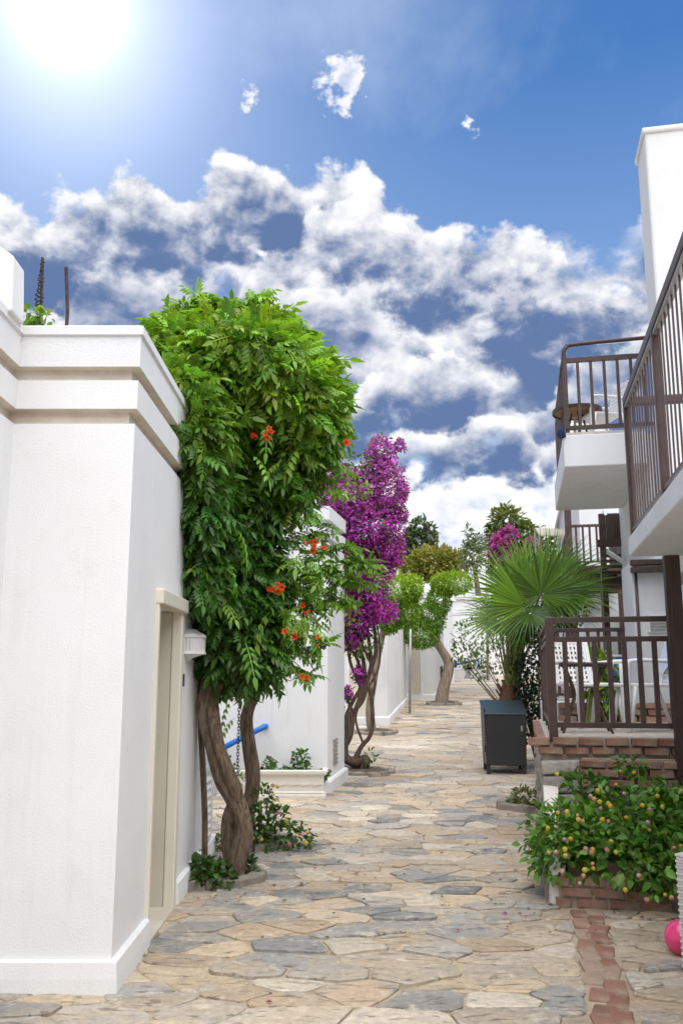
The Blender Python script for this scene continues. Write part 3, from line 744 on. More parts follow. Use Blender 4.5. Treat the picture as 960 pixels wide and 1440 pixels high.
# end of the street: white houses
fz = gz(41)
e1 = empty('white_house', (6.0, 41, fz), 'plain white house closing the end of the street', 'house')
def house(e, x0, x1, y0, y1, z0, h, wins, roof=0.):
    mb = MB(); wall_grid((x0, y0, z0 - .4), (1, 0, 0), 0, x1 - x0, h + .4, [(w[0], w[1], w[2] + .4, w[3] + .4) for w in wins], .18, mb, (0, -1, 0))
    wall_grid((x0, y1, z0 - .4), (0, -1, 0), 0, y1 - y0, h + .4, [], 0, mb, (-1, 0, 0)); wall_grid((x1, y0, z0 - .4), (0, 1, 0), 0, y1 - y0, h + .4, [], 0, mb, (1, 0, 0)); wall_grid((x1, y1, z0 - .4), (-1, 0, 0), 0, x1 - x0, h + .4, [], 0, mb, (0, 1, 0))
    mb.obj('wall', 'plaster_far', e)
    for w in wins:
        f = MB().box(x0 + w[0], x0 + w[1], y0 + .10, y0 + .13, z0 + w[2], z0 + w[3]).obj('window', 'steel', e)
        MB().box(x0 + w[0] + .06, x0 + (w[0] + w[1]) / 2 - .03, y0 + .085, y0 + .098, z0 + w[2] + .06, z0 + w[3] - .06).obj('pane', 'bin', f)
        MB().box(x0 + (w[0] + w[1]) / 2 + .03, x0 + w[1] - .06, y0 + .085, y0 + .098, z0 + w[2] + .06, z0 + w[3] - .06).obj('pane', 'bin', f)
    if roof:
        cx, cy = (x0 + x1) / 2, (y0 + y1) / 2
        obj('roof', [(x0 - .15, y0 - .15, z0 + h), (x1 + .15, y0 - .15, z0 + h), (x1 + .15, y1 + .15, z0 + h), (x0 - .15, y1 + .15, z0 + h), (cx, cy, z0 + h + roof)], [(0, 1, 4), (1, 2, 4), (2, 3, 4), (3, 0, 4), (3, 2, 1, 0)], 'plaster_far', e)
    else: MB().box(x0 - .1, x1 + .1, y0 - .1, y1 + .1, z0 + h - .002, z0 + h + .18).obj('roof_edge', 'plaster_far', e)
house(e1, 3.2, 13, 42, 48, fz, 3.6, [(1.2, 2.0, 1.0, 2.2), (6.2, 7.1, 1.0, 2.2)])
e2 = empty('white_house', (4.2, 36, gz(36)), 'small white house with a pointed roof behind the clipped trees', 'house')
house(e2, 2.2, 4.55, 36.5, 39.5, gz(36.5), 3.3, [], .9)
# ------------------------------------------------------------------ kerb rings and climbers
def kerb_ring(parent, cx, cy, rx, ry, a0, a1, n, w=.12, h=.10):
    for k in range(n):
        t0 = a0 + (a1 - a0) * k / n + .01; t1 = a0 + (a1 - a0) * (k + 1) / n - .01; V = []
        for t in (t0, (t0 + t1) / 2, t1):
            for (q, z) in ((1, -.03), (1, h), (1 - w / max(rx, ry), h), (1 - w / max(rx, ry), -.03)):
                x, yy = cx + rx * q * math.cos(t), cy + ry * q * math.sin(t); V.append((x + random.gauss(0, .008), yy + random.gauss(0, .008), gz(yy) + z + (random.gauss(0, .008) if z > 0 else 0)))
        Fc = [(i * 4 + j, i * 4 + (j + 1) % 4, (i + 1) * 4 + (j + 1) % 4, (i + 1) * 4 + j) for i in (0, 1) for j in range(4)] + [(3, 2, 1, 0), (8, 9, 10, 11)]
        obj('kerb_stone', V, Fc, 'kerbstone', parent, bevel=.012)
    V = [(cx + rx * .93 * math.cos(t), cy + ry * .93 * math.sin(t), gz(cy) + .045) for t in [a0 + (a1 - a0) * i / 20 for i in range(21)]]
    V.append((cx, cy, gz(cy) + .07)); obj('soil', V, [(i, i + 1, 21) for i in range(20)] + [(20, 0, 21)], 'earth', parent)
k1 = empty('planting_bed', (-.85, 7.25, 0), 'low half-round stone kerb of the bed under the leafy orange-flowered vine', 'planting bed')
kerb_ring(k1, -1.14, 7.32, .56, .34, -math.pi / 2 - .25, math.pi / 2, 7, .13, .085)
k1b = empty('planting_bed', (-.85, 8.55, 0), 'low stone kerb of the bed under the yellow-flowered shrub', 'planting bed')
kerb_ring(k1b, -1.05, 8.75, .62, .42, -math.pi / 2, math.pi / 2, 7, .12, .07)
k2 = empty('planting_bed', (.35, 13.6, gz(13.6)), 'round stone kerb of the bed under the purple climber', 'planting bed')
kerb_ring(k2, .36, 13.55, .44, .36, 0, 2 * math.pi, 12, .09, .07)
k3 = empty('planting_bed', (.77, 18.7, gz(18.7)), 'round stone kerb at the foot of the thin tree by the beige door', 'planting bed')
kerb_ring(k3, .72, 18.8, .45, .4, 0, 2 * math.pi, 10, .1, .08)
k4 = empty('planting_bed', (2.87, 25.8, gz(25.8)), 'round stone kerb at the foot of the leaning grey-trunked tree', 'planting bed')
kerb_ring(k4, 2.92, 25.9, .52, .45, 0, 2 * math.pi, 12, .1, .09)
k5 = empty('planting_bed', (2.1, 10.75, gz(10.7)), 'small weedy bed with a stone kerb against the terrace wall', 'planting bed')
kerb_ring(k5, 2.22, 10.75, .42, .36, math.pi * .5, math.pi * 1.5, 5, .1, .09)
wd = empty('weed_clump', (2.12, 10.7, gz(10.7)), 'clump of low yellowish weeds in the small bed by the terrace wall', 'plant')
foliage('foliage', [((2.12, 10.7, gz(10.7) + .12), (.17, .2, .12))], 260, leaf_t(1, .4), .06, (.13, .16, .03), wd, var=.35)
MB().tube([(2.12, 10.7, gz(10.7)), (2.12, 10.7, gz(10.7) + .15)], .008, 5).obj('stem', 'petiole', wd)

# trumpet vine
random.seed(31); YV = 7.25
vine = empty('trumpet_vine', (-.82, YV, 0), 'tall leafy vine with orange trumpet flowers climbing over the near white building', 'vine')
mb = MB()
bark_tube(mb, ppath([(331, 1258), (330, 1225), (343, 1175), (334, 1135), (312, 1095), (297, 1045), (287, 995), (296, 950), (312, 905), (330, 850)], [7.2, 7.2, 7.2, 7.22, 7.25, 7.27, 7.3, 7.3, 7.35, 7.4]), [.088, .08, .072, .068, .065, .062, .06, .055, .045, .03], 14, .3, twist=.04)
mb.obj('trunk', 'bark', vine, smooth=True)
mb = MB(); bark_tube(mb, ppath([(322, 1250), (325, 1200), (322, 1160), (332, 1120), (318, 1080), (304, 1040), (299, 1000), (303, 960), (325, 910), (360, 860)], [7.28, 7.28, 7.3, 7.2, 7.18, 7.22, 7.28, 7.35, 7.4, 7.5]), [.06, .058, .055, .052, .05, .05, .048, .045, .035, .02], 12, .3, twist=-.05)
mb.obj('trunk', 'bark', vine, smooth=True)
mb = MB(); bark_tube(mb, ppath([(288, 1225), (288, 1150), (285, 1075), (281, 1000), (284, 930)], 7.45), [.026, .024, .024, .022, .02], 8, .2); mb.obj('stem', 'bark', vine, smooth=True)
mb = MB(); bark_tube(mb, ppath([(352, 1200), (346, 1150), (356, 1100), (350, 1050), (347, 1010), (360, 975), (378, 945), (390, 900)], 8.6), [.085, .075, .07, .062, .058, .055, .045, .03], 12, .25); mb.obj('trunk', 'bark', vine, smooth=True)
PIN = pinnate(4, .125, .052, .35)
VB = [pblob(290, 545, 68, 72, 7.2, .6), pblob(380, 548, 62, 66, 7.3, .6), pblob(340, 512, 85, 34, 7.2, .7), pblob(262, 495, 42, 32, 7.15, .42), pblob(432, 580, 40, 68, 7.45, .42), pblob(300, 600, 40, 60, 7.1, .35),
      pblob(350, 660, 70, 75, 7.65, .42), pblob(328, 720, 64, 90, 7.6, .42), pblob(292, 730, 34, 105, 7.15, .30), pblob(342, 830, 56, 76, 7.6, .42), pblob(315, 870, 48, 60, 7.4, .36), pblob(335, 920, 55, 36, 7.5, .36), pblob(410, 650, 34, 56, 7.5, .34)]
VB += [((-1.06, 6.62, 3.35), (.11, .38, .34)), ((-1.06, 6.75, 2.85), (.11, .32, .38)), ((-1.22, 6.55, 3.74), (.22, .40, .14)), ((-1.05, 6.85, 2.4), (.1, .25, .3))]
VB2 = [pblob(295, 455, 28, 18, 7.3, .25), pblob(240, 478, 26, 20, 7.2, .25), pblob(375, 465, 30, 16, 7.4, .25), pblob(430, 515, 30, 20, 7.5, .25), pblob(458, 590, 18, 50, 7.5, .22)]
VB3 = [pblob(425, 800, 40, 42, 7.6, .3), pblob(455, 815, 28, 35, 7.65, .25), pblob(415, 865, 40, 45, 7.6, .3), pblob(420, 720, 20, 36, 7.55, .25), pblob(395, 915, 38, 30, 7.6, .25), pblob(365, 950, 38, 14, 7.6, .25), pblob(440, 660, 20, 26, 7.55, .2)]
def vine_keep(p):
    inwall = (p[:, 0] < WX - .01) & (p[:, 2] < 3.62) & (p[:, 1] < 8.55)
    door = (p[:, 1] < 6.45) & (p[:, 2] < 2.3)
    return ~inwall & ~door
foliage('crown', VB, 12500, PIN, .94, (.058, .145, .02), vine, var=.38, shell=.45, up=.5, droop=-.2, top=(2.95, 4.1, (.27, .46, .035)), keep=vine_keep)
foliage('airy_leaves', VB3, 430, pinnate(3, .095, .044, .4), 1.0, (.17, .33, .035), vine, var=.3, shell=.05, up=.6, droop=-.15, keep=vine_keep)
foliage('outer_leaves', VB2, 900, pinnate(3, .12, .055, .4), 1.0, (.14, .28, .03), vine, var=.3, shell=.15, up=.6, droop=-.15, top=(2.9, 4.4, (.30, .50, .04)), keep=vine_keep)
# wispy shoots standing above the crown and trailing at the sides
SH = [[(285, 480), (288, 445), (290, 412)], [(262, 480), (250, 450)], [(310, 470), (318, 440)], [(365, 470), (362, 435), (370, 412)], [(372, 480), (385, 462)], [(400, 500), (425, 470), (432, 465)], [(420, 520), (448, 498)], [(440, 540), (470, 545), (487, 548)],
      [(225, 500), (212, 470)], [(240, 470), (232, 452)], [(335, 460), (345, 440)], [(450, 800), (500, 790), (525, 795)], [(440, 780), (490, 765), (505, 790)], [(440, 850), (480, 845)], [(430, 910), (462, 905)], [(410, 940), (440, 950)], [(440, 670), (478, 690)], [(455, 640), (487, 660)], [(450, 830), (495, 850)], [(430, 800), (480, 815), (510, 820)], [(420, 760), (470, 740)]]
for k in range(34):
    x = random.uniform(212, 478); yt = float(np.interp(x, [205, 250, 300, 350, 400, 440, 480], [485, 468, 462, 468, 482, 512, 560])); h = random.choice((20, 30, 40, 52)); SH.append([(x, yt + 18), (x + random.gauss(0, 4), yt - h * .4), (x + random.gauss(0, 9), yt - h)])
pos, fw, cl_ = [], [], []
for s in SH:
    sp = spline([P(x, y, 7.35 + .25 * (x > 400)) for x, y in s], 8); MB().tube(sp, .004, 4).obj('shoot', 'petiole', vine)
    for i, p in enumerate(sp):
        for q in range(2):
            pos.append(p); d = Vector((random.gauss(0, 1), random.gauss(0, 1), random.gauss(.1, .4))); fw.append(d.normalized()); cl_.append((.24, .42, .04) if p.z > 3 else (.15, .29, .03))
pos, fw, cl_ = np.array([tuple(p) for p in pos]), np.array([tuple(p) for p in fw]), np.array(cl_) * (1 + .2 * RNG.normal(size=(len(pos), 1))).clip(.5, 1.6)
V, Fc, C = scatter(*pinnate(3, .10, .052, .3), pos, frames(fw, np.tile((0, 0, 1.), (len(pos), 1)) + RNG.normal(size=(len(pos), 3)) * .3), np.ones(len(pos)), cl_)
obj('shoot_leaves', V, Fc, 'leaf', vine, cols=C, kind='stuff')
# long hanging sprays one can pick out, each a part
sprays = []
for v_ in range(4):
    T, TF = pinnate(random.choice((4, 5)), random.uniform(.16, .24), .06, random.uniform(.5, .9)); c = tint(1, (.17, .34, .035), .15)[0]
    sprays.append(mesh('leaf_spray', T, TF, 'leaf', cols=np.tile(c, (len(T), 1))))
SP = [(268, 560), (260, 600), (275, 640), (285, 670), (262, 690), (270, 730), (300, 700), (290, 760), (318, 720), (330, 740), (312, 780), (262, 650), (255, 535), (300, 820), (285, 790), (315, 850), (262, 770), (300, 640), (355, 640), (395, 650), (420, 630), (330, 1010), (325, 985), (345, 905), (380, 860), (375, 600)]
for (x, y) in SP:
    p = P(x, y, 6.72 + .0007 * max(0, x - 300) + (.25 if x > 380 else 0) + (.6 if y > 950 else 0)); o = link('leaf_spray', random.choice(sprays), vine, p - Vector(vine.location))
    o.rotation_euler = (random.gauss(0, .4), R(32) + random.gauss(0, .35), -math.pi / 2 + random.gauss(0, .9)); q = random.uniform(.7, 1.25); o.scale = (q, q, q)
# trumpet flowers
def trumpet(col):
    V, Fc, n = [], [], 8
    prof_ = [(.004, 0), (.007, .02), (.010, .045), (.014, .06), (.03, .068), (.034, .066)]
    for i, (r, x) in enumerate(prof_):
        for k in range(n * 2):
            t = 2 * math.pi * k / (n * 2); q = r * (1 + (.28 * math.cos(5 * t) if i >= 4 else 0)); V.append((x, q * math.cos(t), q * math.sin(t)))
    m = n * 2
    for i in range(len(prof_) - 1):
        for k in range(m): Fc.append((i * m + k, i * m + (k + 1) % m, (i + 1) * m + (k + 1) % m, (i + 1) * m + k))
    return mesh('flower', V, Fc, 'petal', smooth=True, cols=np.tile(col, (len(V), 1)))
TR = [trumpet((.62, .05, .012)), trumpet((.58, .09, .02)), trumpet((.66, .14, .03))]
for (x, y, k) in [(362, 610, 2), (380, 612, 2), (373, 615, 1), (436, 768, 3), (445, 766, 2), (449, 771, 2), (386, 827, 3), (395, 826, 2), (432, 855, 2), (412, 890, 2), (428, 950, 3), (452, 903, 2), (490, 625, 2), (378, 605, 1)]:
    for q in range(k):
        p = P(x + random.gauss(0, 3), y + random.gauss(0, 2.5), 6.72 + (.28 if x > 400 else 0)); o = link('flower', random.choice(TR), vine, p - Vector(vine.location))
        o.rotation_euler = (random.gauss(0, .4), random.gauss(.1, .4), -math.pi / 2 + random.gauss(0, .9)); s = random.uniform(.55, .85); o.scale = (s, s, s)
# chain hanging from the vine
lk = MB(); ch0, ch1 = P(337, 965, 7.9), P(333, 1118, 7.9); nl = 34
for i in range(nl):
    c = ch0.lerp(ch1, (i + .5) / nl); L_ = (ch0 - ch1).length / nl * .72; w_ = .011; pts = []
    for k in range(13):
        t = 2 * math.pi * k / 12; x_ = w_ * math.cos(t); z_ = L_ * math.sin(t)
        pts.append(c + (Vector((x_, 0, z_)) if i % 2 else Vector((0, x_, z_))))
    lk.tube(pts, .0035, 5, cap=False)
lk.obj('chain', 'black', label='thin black link chain hanging down between the vine trunks', cat='chain')
# leafy plants at the vine's foot
def shrub(name, label, blobs, n, tm, size, base, stem_from, cat='shrub', top=None, mat='leaf', stems=6, smat='petiole', sr=.006, **k):
    e = empty(name, stem_from, label, cat)
    foliage('foliage', blobs, n, tm, size, base, e, top=top, mat=mat, **k)
    s = MB()
    for i in range(stems):
        c, r = random.choice(blobs); b = Vector(c) + Vector([random.gauss(0, .35) * q for q in r]); a = Vector(stem_from) + Vector((random.gauss(0, .02), random.gauss(0, .02), 0))
        s.tube(spline([a, a.lerp(b, .5) + Vector((0, 0, .02)), b], 4), sr, 5)
    s.obj('stems', smat, e)
    return e
shrub('ground_plant', 'dark green leafy plant at the vine foot beside the door wall', [pblob(300, 1232, 28, 17, 7.1, .14), pblob(285, 1222, 14, 12, 7.15, .1)], 330, leaf_t(1, .62), .062, (.05, .105, .02), (-.98, 7.18, .05), 'plant', var=.3)
shrub('ground_plant', 'small dark plant growing between the vine trunk and stone kerb', [pblob(345, 1222, 12, 18, 7.35, .1)], 130, leaf_t(1, .5), .055, (.045, .095, .02), (-.75, 7.35, .05), 'plant')
lt1 = shrub('lantana_shrub', 'sprawling shrub with small yellow flowers by the second vine trunk', [pblob(375, 1165, 35, 32, 8.6, .25), pblob(400, 1180, 38, 20, 8.6, .22), pblob(370, 1130, 16, 24, 8.6, .15), pblob(345, 1185, 30, 18, 8.65, .2), pblob(320, 1190, 18, 18, 8.5, .14)], 1050, leaf_t(1, .58), .058, (.062, .125, .022), (-.72, 8.65, .06), smat='bark', sr=.007, stems=12)
def floret_head(c_out, c_in, r=.018):
    V, Fc, C = [], [], []
    for ring, (n, rad, z, col) in enumerate(((1, 0, 1., c_in), (6, .55, .8, c_in), (10, .95, .35, c_out), (10, .95, -.15, c_out))):
        for k in range(n):
            t = 2 * math.pi * (k + ring * .5) / n; c = Vector((rad * math.cos(t), rad * math.sin(t), z)) * r; nn = Vector((math.cos(t) * rad, math.sin(t) * rad, z + .2)).normalized()
            x = nn.orthogonal().normalized(); y = nn.cross(x); b = len(V); s = r * .36
            V.append(tuple(c + nn * r * .1)); C.append(tuple(q * .8 for q in col))
            for j in range(5): a = 2 * math.pi * j / 5; V.append(tuple(c + (x * math.cos(a) + y * math.sin(a)) * s)); C.append(col)
            for j in range(5): Fc.append((b, b + 1 + j, b + 1 + (j + 1) % 5))
    return mesh('flower_head', V, Fc, 'petal', cols=np.array(C))
FH = [floret_head((.70, .42, .06), (.75, .55, .06)), floret_head((.68, .26, .30), (.72, .55, .15)), floret_head((.60, .25, .40), (.68, .50, .35)), floret_head((.72, .58, .08), (.72, .60, .12))]
def heads(e, spots, Y, jit=2, sc=1.):
    for (x, y) in spots:
        p = P(x + random.gauss(0, jit * .3), y, Y); o = link('flower_head', random.choice(FH), e, p - Vector(e.location)); s = random.uniform(.8, 1.15) * sc
        o.scale = (s, s, s); o.rotation_euler = (R(50) + random.gauss(0, .3), random.gauss(0, .4), random.random() * 6)
heads(lt1, [(383, 1105), (390, 1107), (392, 1143), (357, 1180), (367, 1181), (418, 1175), (425, 1174), (433, 1171), (407, 1188), (430, 1186), (384, 1118), (403, 1155)], 8.32, sc=1.)
# bougainvillea
YB = 13.75
bg_ = empty('bougainvillea', (.32, YB, gz(YB)), 'tall purple flowering climber with bare twisted stems on the street', 'climber')
def bstem(pts, rad, Ys=YB, name='stem', mat='barkdark'):
    m = MB(); bark_tube(m, ppath(pts, Ys), rad, 9, .22); m.obj(name, mat, bg_, smooth=True)
bstem([(513, 1100), (512, 1080), (514, 1068), (500, 1072), (486, 1066), (484, 1050), (492, 1035), (496, 1010), (505, 985), (512, 955), (510, 925), (500, 890), (492, 850)], [0.072, 0.072, 0.072, 0.072, 0.068, 0.054, 0.043, 0.040, 0.036, 0.032, 0.029, 0.025, 0.014], name='trunk')
bstem([(498, 1070), (508, 1050), (520, 1035), (524, 1010), (521, 975), (515, 960), (522, 940), (528, 915), (526, 885), (520, 840)], [0.043, 0.036, 0.032, 0.032, 0.032, 0.032, 0.032, 0.030, 0.026, 0.014])
bstem([(484, 1052), (490, 1030), (492, 1008), (510, 985), (517, 955), (522, 930), (517, 890), (512, 850)], [0.043, 0.040, 0.036, 0.032, 0.029, 0.029, 0.025, 0.014])
bstem([(487, 1045), (485, 1015), (497, 985), (507, 965), (503, 930), (487, 900), (480, 860)], [0.036, 0.032, 0.029, 0.029, 0.025, 0.022, 0.014])
bstem([(520, 985), (527, 960), (520, 930), (508, 900), (515, 860)], [0.025, 0.022, 0.022, 0.020, 0.014]); bstem([(495, 1000), (480, 960), (476, 920), (484, 880)], [0.022, 0.018, 0.016, 0.011]); bstem([(512, 1050), (500, 1010), (513, 975), (532, 940), (533, 900), (525, 860)], [0.018, 0.018, 0.017, 0.016, 0.014, 0.011])
bstem([(505, 960), (492, 930), (490, 895), (497, 850)], [0.025, 0.022, 0.020, 0.014]); bstem([(512, 900), (515, 800), (525, 700), (540, 640)], [0.029, 0.025, 0.022, 0.011]); bstem([(505, 890), (498, 800), (500, 720), (505, 670)], [0.029, 0.025, 0.022, 0.011])
BB = [pblob(462, 705, 18, 26, YB, .3), pblob(505, 805, 34, 30, YB, .35), pblob(530, 800, 26, 24, YB, .3), pblob(492, 850, 24, 26, YB, .3), pblob(492, 705, 40, 45, YB, .55), pblob(545, 690, 28, 48, YB, .45), pblob(515, 740, 52, 42, YB, .6), pblob(535, 635, 22, 22, YB, .25), pblob(562, 627, 10, 9, YB, .12), pblob(525, 660, 18, 25, YB, .25), pblob(480, 670, 22, 18, YB, .3),
      pblob(500, 775, 25, 18, YB, .35), pblob(470, 750, 20, 16, YB, .3), pblob(548, 775, 24, 26, YB, .3), pblob(565, 690, 10, 14, YB, .15), pblob(515, 830, 30, 38, YB, .35), pblob(535, 860, 26, 18, YB - .1, .3), pblob(500, 880, 24, 20, YB, .28), pblob(478, 795, 14, 14, YB, .2), pblob(490, 905, 16, 12, YB, .2), pblob(565, 725, 10, 10, YB, .12), pblob(505, 950, 10, 12, YB, .12), pblob(488, 975, 9, 10, YB, .1)]
BR3 = (np.array([(0, 0, 0), (.5, .45, .25), (1, 0, .1), (.5, -.45, .25), (-.25, .65, .25), (-.8, .5, .1), (-.6, .0, .25), (-.25, -.65, .25), (-.8, -.5, .1)]), np.array([(0, 2, 1), (0, 3, 2), (0, 1, 4), (0, 4, 5), (0, 5, 6), (0, 6, 8), (0, 8, 7)]))
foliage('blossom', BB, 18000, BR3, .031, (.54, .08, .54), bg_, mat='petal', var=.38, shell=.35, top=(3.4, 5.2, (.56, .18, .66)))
foliage('leaves', [(c, tuple(q * .95 for q in r)) for c, r in BB], 4400, small_leaf(.6), .06, (.09, .15, .03), bg_, var=.4, shell=.35)
foliage('leaves', [pblob(505, 905, 26, 20, YB - .05, .25), pblob(470, 960, 8, 20, YB, .1), pblob(505, 655, 16, 22, YB - .3, .15), pblob(480, 990, 10, 14, YB, .1), pblob(520, 1065, 9, 8, YB - .1, .1)], 420, small_leaf(.55), .075, (.12, .19, .03), bg_, var=.35)
foliage('vine_tip_leaves', [pblob(500, 690, 24, 8, YB - .75, .2), pblob(505, 795, 30, 10, YB - .75, .2), pblob(520, 815, 20, 14, YB - .75, .2), pblob(495, 860, 12, 20, YB - .7, .15)], 330, leaf_t(1, .45), .085, (.16, .25, .03), bg_, var=.25)

# trees down the street
def tree(name, label, stems, blobs, n, size, base, mat='barkgrey', top=None, group=None, tm=None, up=.5, var=.32, shell=.75):
    b = stems[0][0][0]; e = empty(name, tuple(b), label, 'tree', group)
    for i, (pts, rad) in enumerate(stems):
        m = MB(); bark_tube(m, pts, rad, 10, .18); m.obj('trunk' if i == 0 else 'limb', mat, e, smooth=True)
    foliage('crown', blobs, n, tm or small_leaf(.5), size, base, e, top=top, var=var, shell=shell, up=up)
    return e
YF = 25.8
tree('clipped_tree', 'leaning grey-trunked tree with a forked clipped bright green crown', [(ppath([(620, 996), (623, 970), (631, 940), (628, 925), (615, 905), (603, 885)], YF), [.20, .16, .15, .135, .12, .09]), (ppath([(613, 903), (616, 870), (628, 835)], YF), [.11, .08, .04]), (ppath([(605, 890), (590, 865), (578, 840)], YF), [.09, .07, .04])],
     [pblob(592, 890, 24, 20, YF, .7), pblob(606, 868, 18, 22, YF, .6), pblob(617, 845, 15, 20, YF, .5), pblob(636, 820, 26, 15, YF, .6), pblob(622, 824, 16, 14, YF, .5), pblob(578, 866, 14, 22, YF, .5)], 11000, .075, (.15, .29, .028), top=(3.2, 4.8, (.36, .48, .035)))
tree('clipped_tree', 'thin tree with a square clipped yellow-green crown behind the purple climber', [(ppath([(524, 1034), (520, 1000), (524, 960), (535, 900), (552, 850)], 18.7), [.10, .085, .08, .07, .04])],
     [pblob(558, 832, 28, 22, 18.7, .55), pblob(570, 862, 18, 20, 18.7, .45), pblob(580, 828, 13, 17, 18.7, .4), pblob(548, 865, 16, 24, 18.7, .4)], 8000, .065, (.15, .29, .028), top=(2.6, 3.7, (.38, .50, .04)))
# trees beyond the roofs
def bgtree(label, px, py_base, Y, blobs, n, size, base, top=None, mat='barkdark', var=.35):
    a = P(px, py_base, Y); a.z = gz(Y); c = Vector(blobs[0][0])
    tree('background_tree', label, [([a, a.lerp(c, .5) + Vector((.3, 0, 0)), c], [.25, .18, .06])], blobs, n, size, base, mat, top, 'trees beyond the roofs', leaf_t(1, .5) if size > .3 else None, var=var, shell=.3)
bgtree('dark olive tree with loose clumps beyond the clipped trees', 590, 900, 52, [pblob(585, 762, 22, 18, 52, 1.), pblob(590, 742, 12, 12, 52, .6), pblob(605, 755, 8, 14, 52, .5), pblob(570, 775, 16, 16, 52, .8)], 1500, .32, (.10, .135, .07))
bgtree('broad yellow-green bushy tree beyond the clipped trees', 620, 900, 46, [pblob(608, 792, 34, 22, 46, 1.2), pblob(630, 795, 22, 20, 46, 1.), pblob(585, 800, 22, 18, 46, 1.)], 3200, .26, (.17, .19, .04), top=(6.0, 8.5, (.34, .30, .05)))
bgtree('thin pale green tree with a bare top twig beyond the roofs', 668, 900, 44, [pblob(664, 782, 16, 22, 44, .7), pblob(658, 748, 4, 8, 44, .2), pblob(672, 765, 10, 12, 44, .4), pblob(662, 765, 5, 16, 44, .2)], 750, .24, (.17, .21, .10))
bgtree('dark leafy tree rising behind the far purple blossom', 715, 900, 31, [pblob(712, 735, 22, 20, 31, .8), pblob(705, 760, 20, 22, 31, .7), pblob(735, 755, 24, 18, 31, .7), pblob(755, 765, 22, 14, 31, .6)], 1700, .24, (.10, .145, .04), top=(5.5, 7.5, (.20, .24, .06)))
fb = empty('bougainvillea', tuple(P(712, 900, 29)), 'far purple blossoming climber showing above the fan palm', 'climber')
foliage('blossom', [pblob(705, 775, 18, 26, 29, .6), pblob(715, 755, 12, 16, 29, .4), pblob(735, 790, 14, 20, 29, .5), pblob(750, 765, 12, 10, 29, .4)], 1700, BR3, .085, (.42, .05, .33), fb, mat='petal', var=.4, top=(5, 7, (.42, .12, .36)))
foliage('leaves', [pblob(712, 790, 26, 24, 29, .6)], 700, small_leaf(), .16, (.08, .12, .03), fb)
m = MB(); bark_tube(m, [Vector((P(712, 900, 29).x, 29, gz(29))), P(715, 860, 29), P(712, 780, 29)], [.12, .09, .04], 8); m.obj('trunk', 'barkdark', fb, smooth=True); fb.location = fb.location
shrub('hanging_shrub', 'wispy dark shrub hanging over the far white wall left of the palm', [pblob(672, 895, 36, 30, 18.5, .5), pblob(690, 925, 26, 25, 18.5, .4), pblob(650, 915, 16, 16, 18.5, .3), pblob(665, 945, 16, 10, 18.5, .3)], 700, small_leaf(.5), .085, (.10, .15, .035), (P(735, 985, 18.5).x, 18.5, gz(18.5)), smat='bark', sr=.010, stems=8)
shrub('dark_evergreen_shrub', 'dense dark green shrub between the palm and the terrace railing', [pblob(752, 925, 24, 55, 13.9, .3), pblob(735, 950, 20, 40, 14.3, .3), pblob(765, 890, 16, 30, 14.0, .3), pblob(790, 860, 34, 26, 14.2, .3), pblob(758, 985, 20, 30, 14.0, .3), pblob(750, 1020, 18, 25, 14.0, .25)], 2600, small_leaf(.55), .075, (.022, .05, .014), (P(755, 1000, 14).x, 14.0, gz(14.0)), smat='bark', sr=.012, stems=14)
# planter trough below the white wall
tz = gz(11.5)
tr = empty('planter_trough', (-.75, 11.5, tz), 'long white moulded planter trough against the white wall', 'planter')
x0, x1 = -1.55, P(458, 1110, 11.45).x
def rect_ring(x0, x1, y0, y1, z): return [(x0, y0, z), (x1, y0, z), (x1, y1, z), (x0, y1, z)]
def rect_loft(rings):
    V = [p for r in rings for p in r]; Fc = [(i * 4 + k, i * 4 + (k + 1) % 4, (i + 1) * 4 + (k + 1) % 4, (i + 1) * 4 + k) for i in range(len(rings) - 1) for k in range(4)]
    return V, Fc + [(3, 2, 1, 0)]
rings = [rect_ring(x0 + d, x1 - d, 11.42 + d, 11.76 - d * .3, tz + z) for d, z in ((0, -.02), (0, .045), (.02, .055), (.012, .075), (.03, .09), (.022, .27), (-.015, .30), (-.02, .335), (0, .345), (.04, .345), (.05, .29))]
V, Fc = rect_loft(rings); obj('trough', V, Fc, 'plaster_cream', tr)
MB().box(x0 + .05, x1 - .05, 11.47, 11.73, tz + .27, tz + .30).obj('soil', 'earth', tr)
for k in range(9):
    xx = x0 + .1 + k * (x1 - x0 - .2) / 8; MB().bar((xx - .06, 11.443, tz + .17), (xx + .06, 11.443, tz + .19), .02, .03).obj('relief', 'plaster_cream', tr)
for (px, py, h, w, lb) in ((422, 1075, 17, 12, 'taller green plant growing in the white trough'), (377, 1082, 14, 8, 'short green plant growing in the white trough'), (400, 1086, 6, 6, 'tiny green sprig growing in the white trough'), (452, 1090, 4, 9, 'low green tuft at the corner of the white trough')):
    shrub('potted_plant', lb, [pblob(px, py, w, h, 11.6, .09), pblob(px + 4, py - h * .5, w * .6, h * .5, 11.6, .07)], int(70 + w * h * .7), leaf_t(1, .8), .05, (.085, .16, .03), (P(px, 1092, 11.6).x, 11.6, tz + .29), 'plant', stems=5)
shrub('pink_flower_plant', 'thin plant with pale pink flowers in front of the blue handrail', [pblob(318, 1072, 9, 10, 11.2, .1), pblob(330, 1090, 14, 12, 11.2, .1)], 60, leaf_t(1, .6), .05, (.09, .14, .04), (P(322, 1110, 11.2).x, 11.2, gz(11.2)), 'plant')

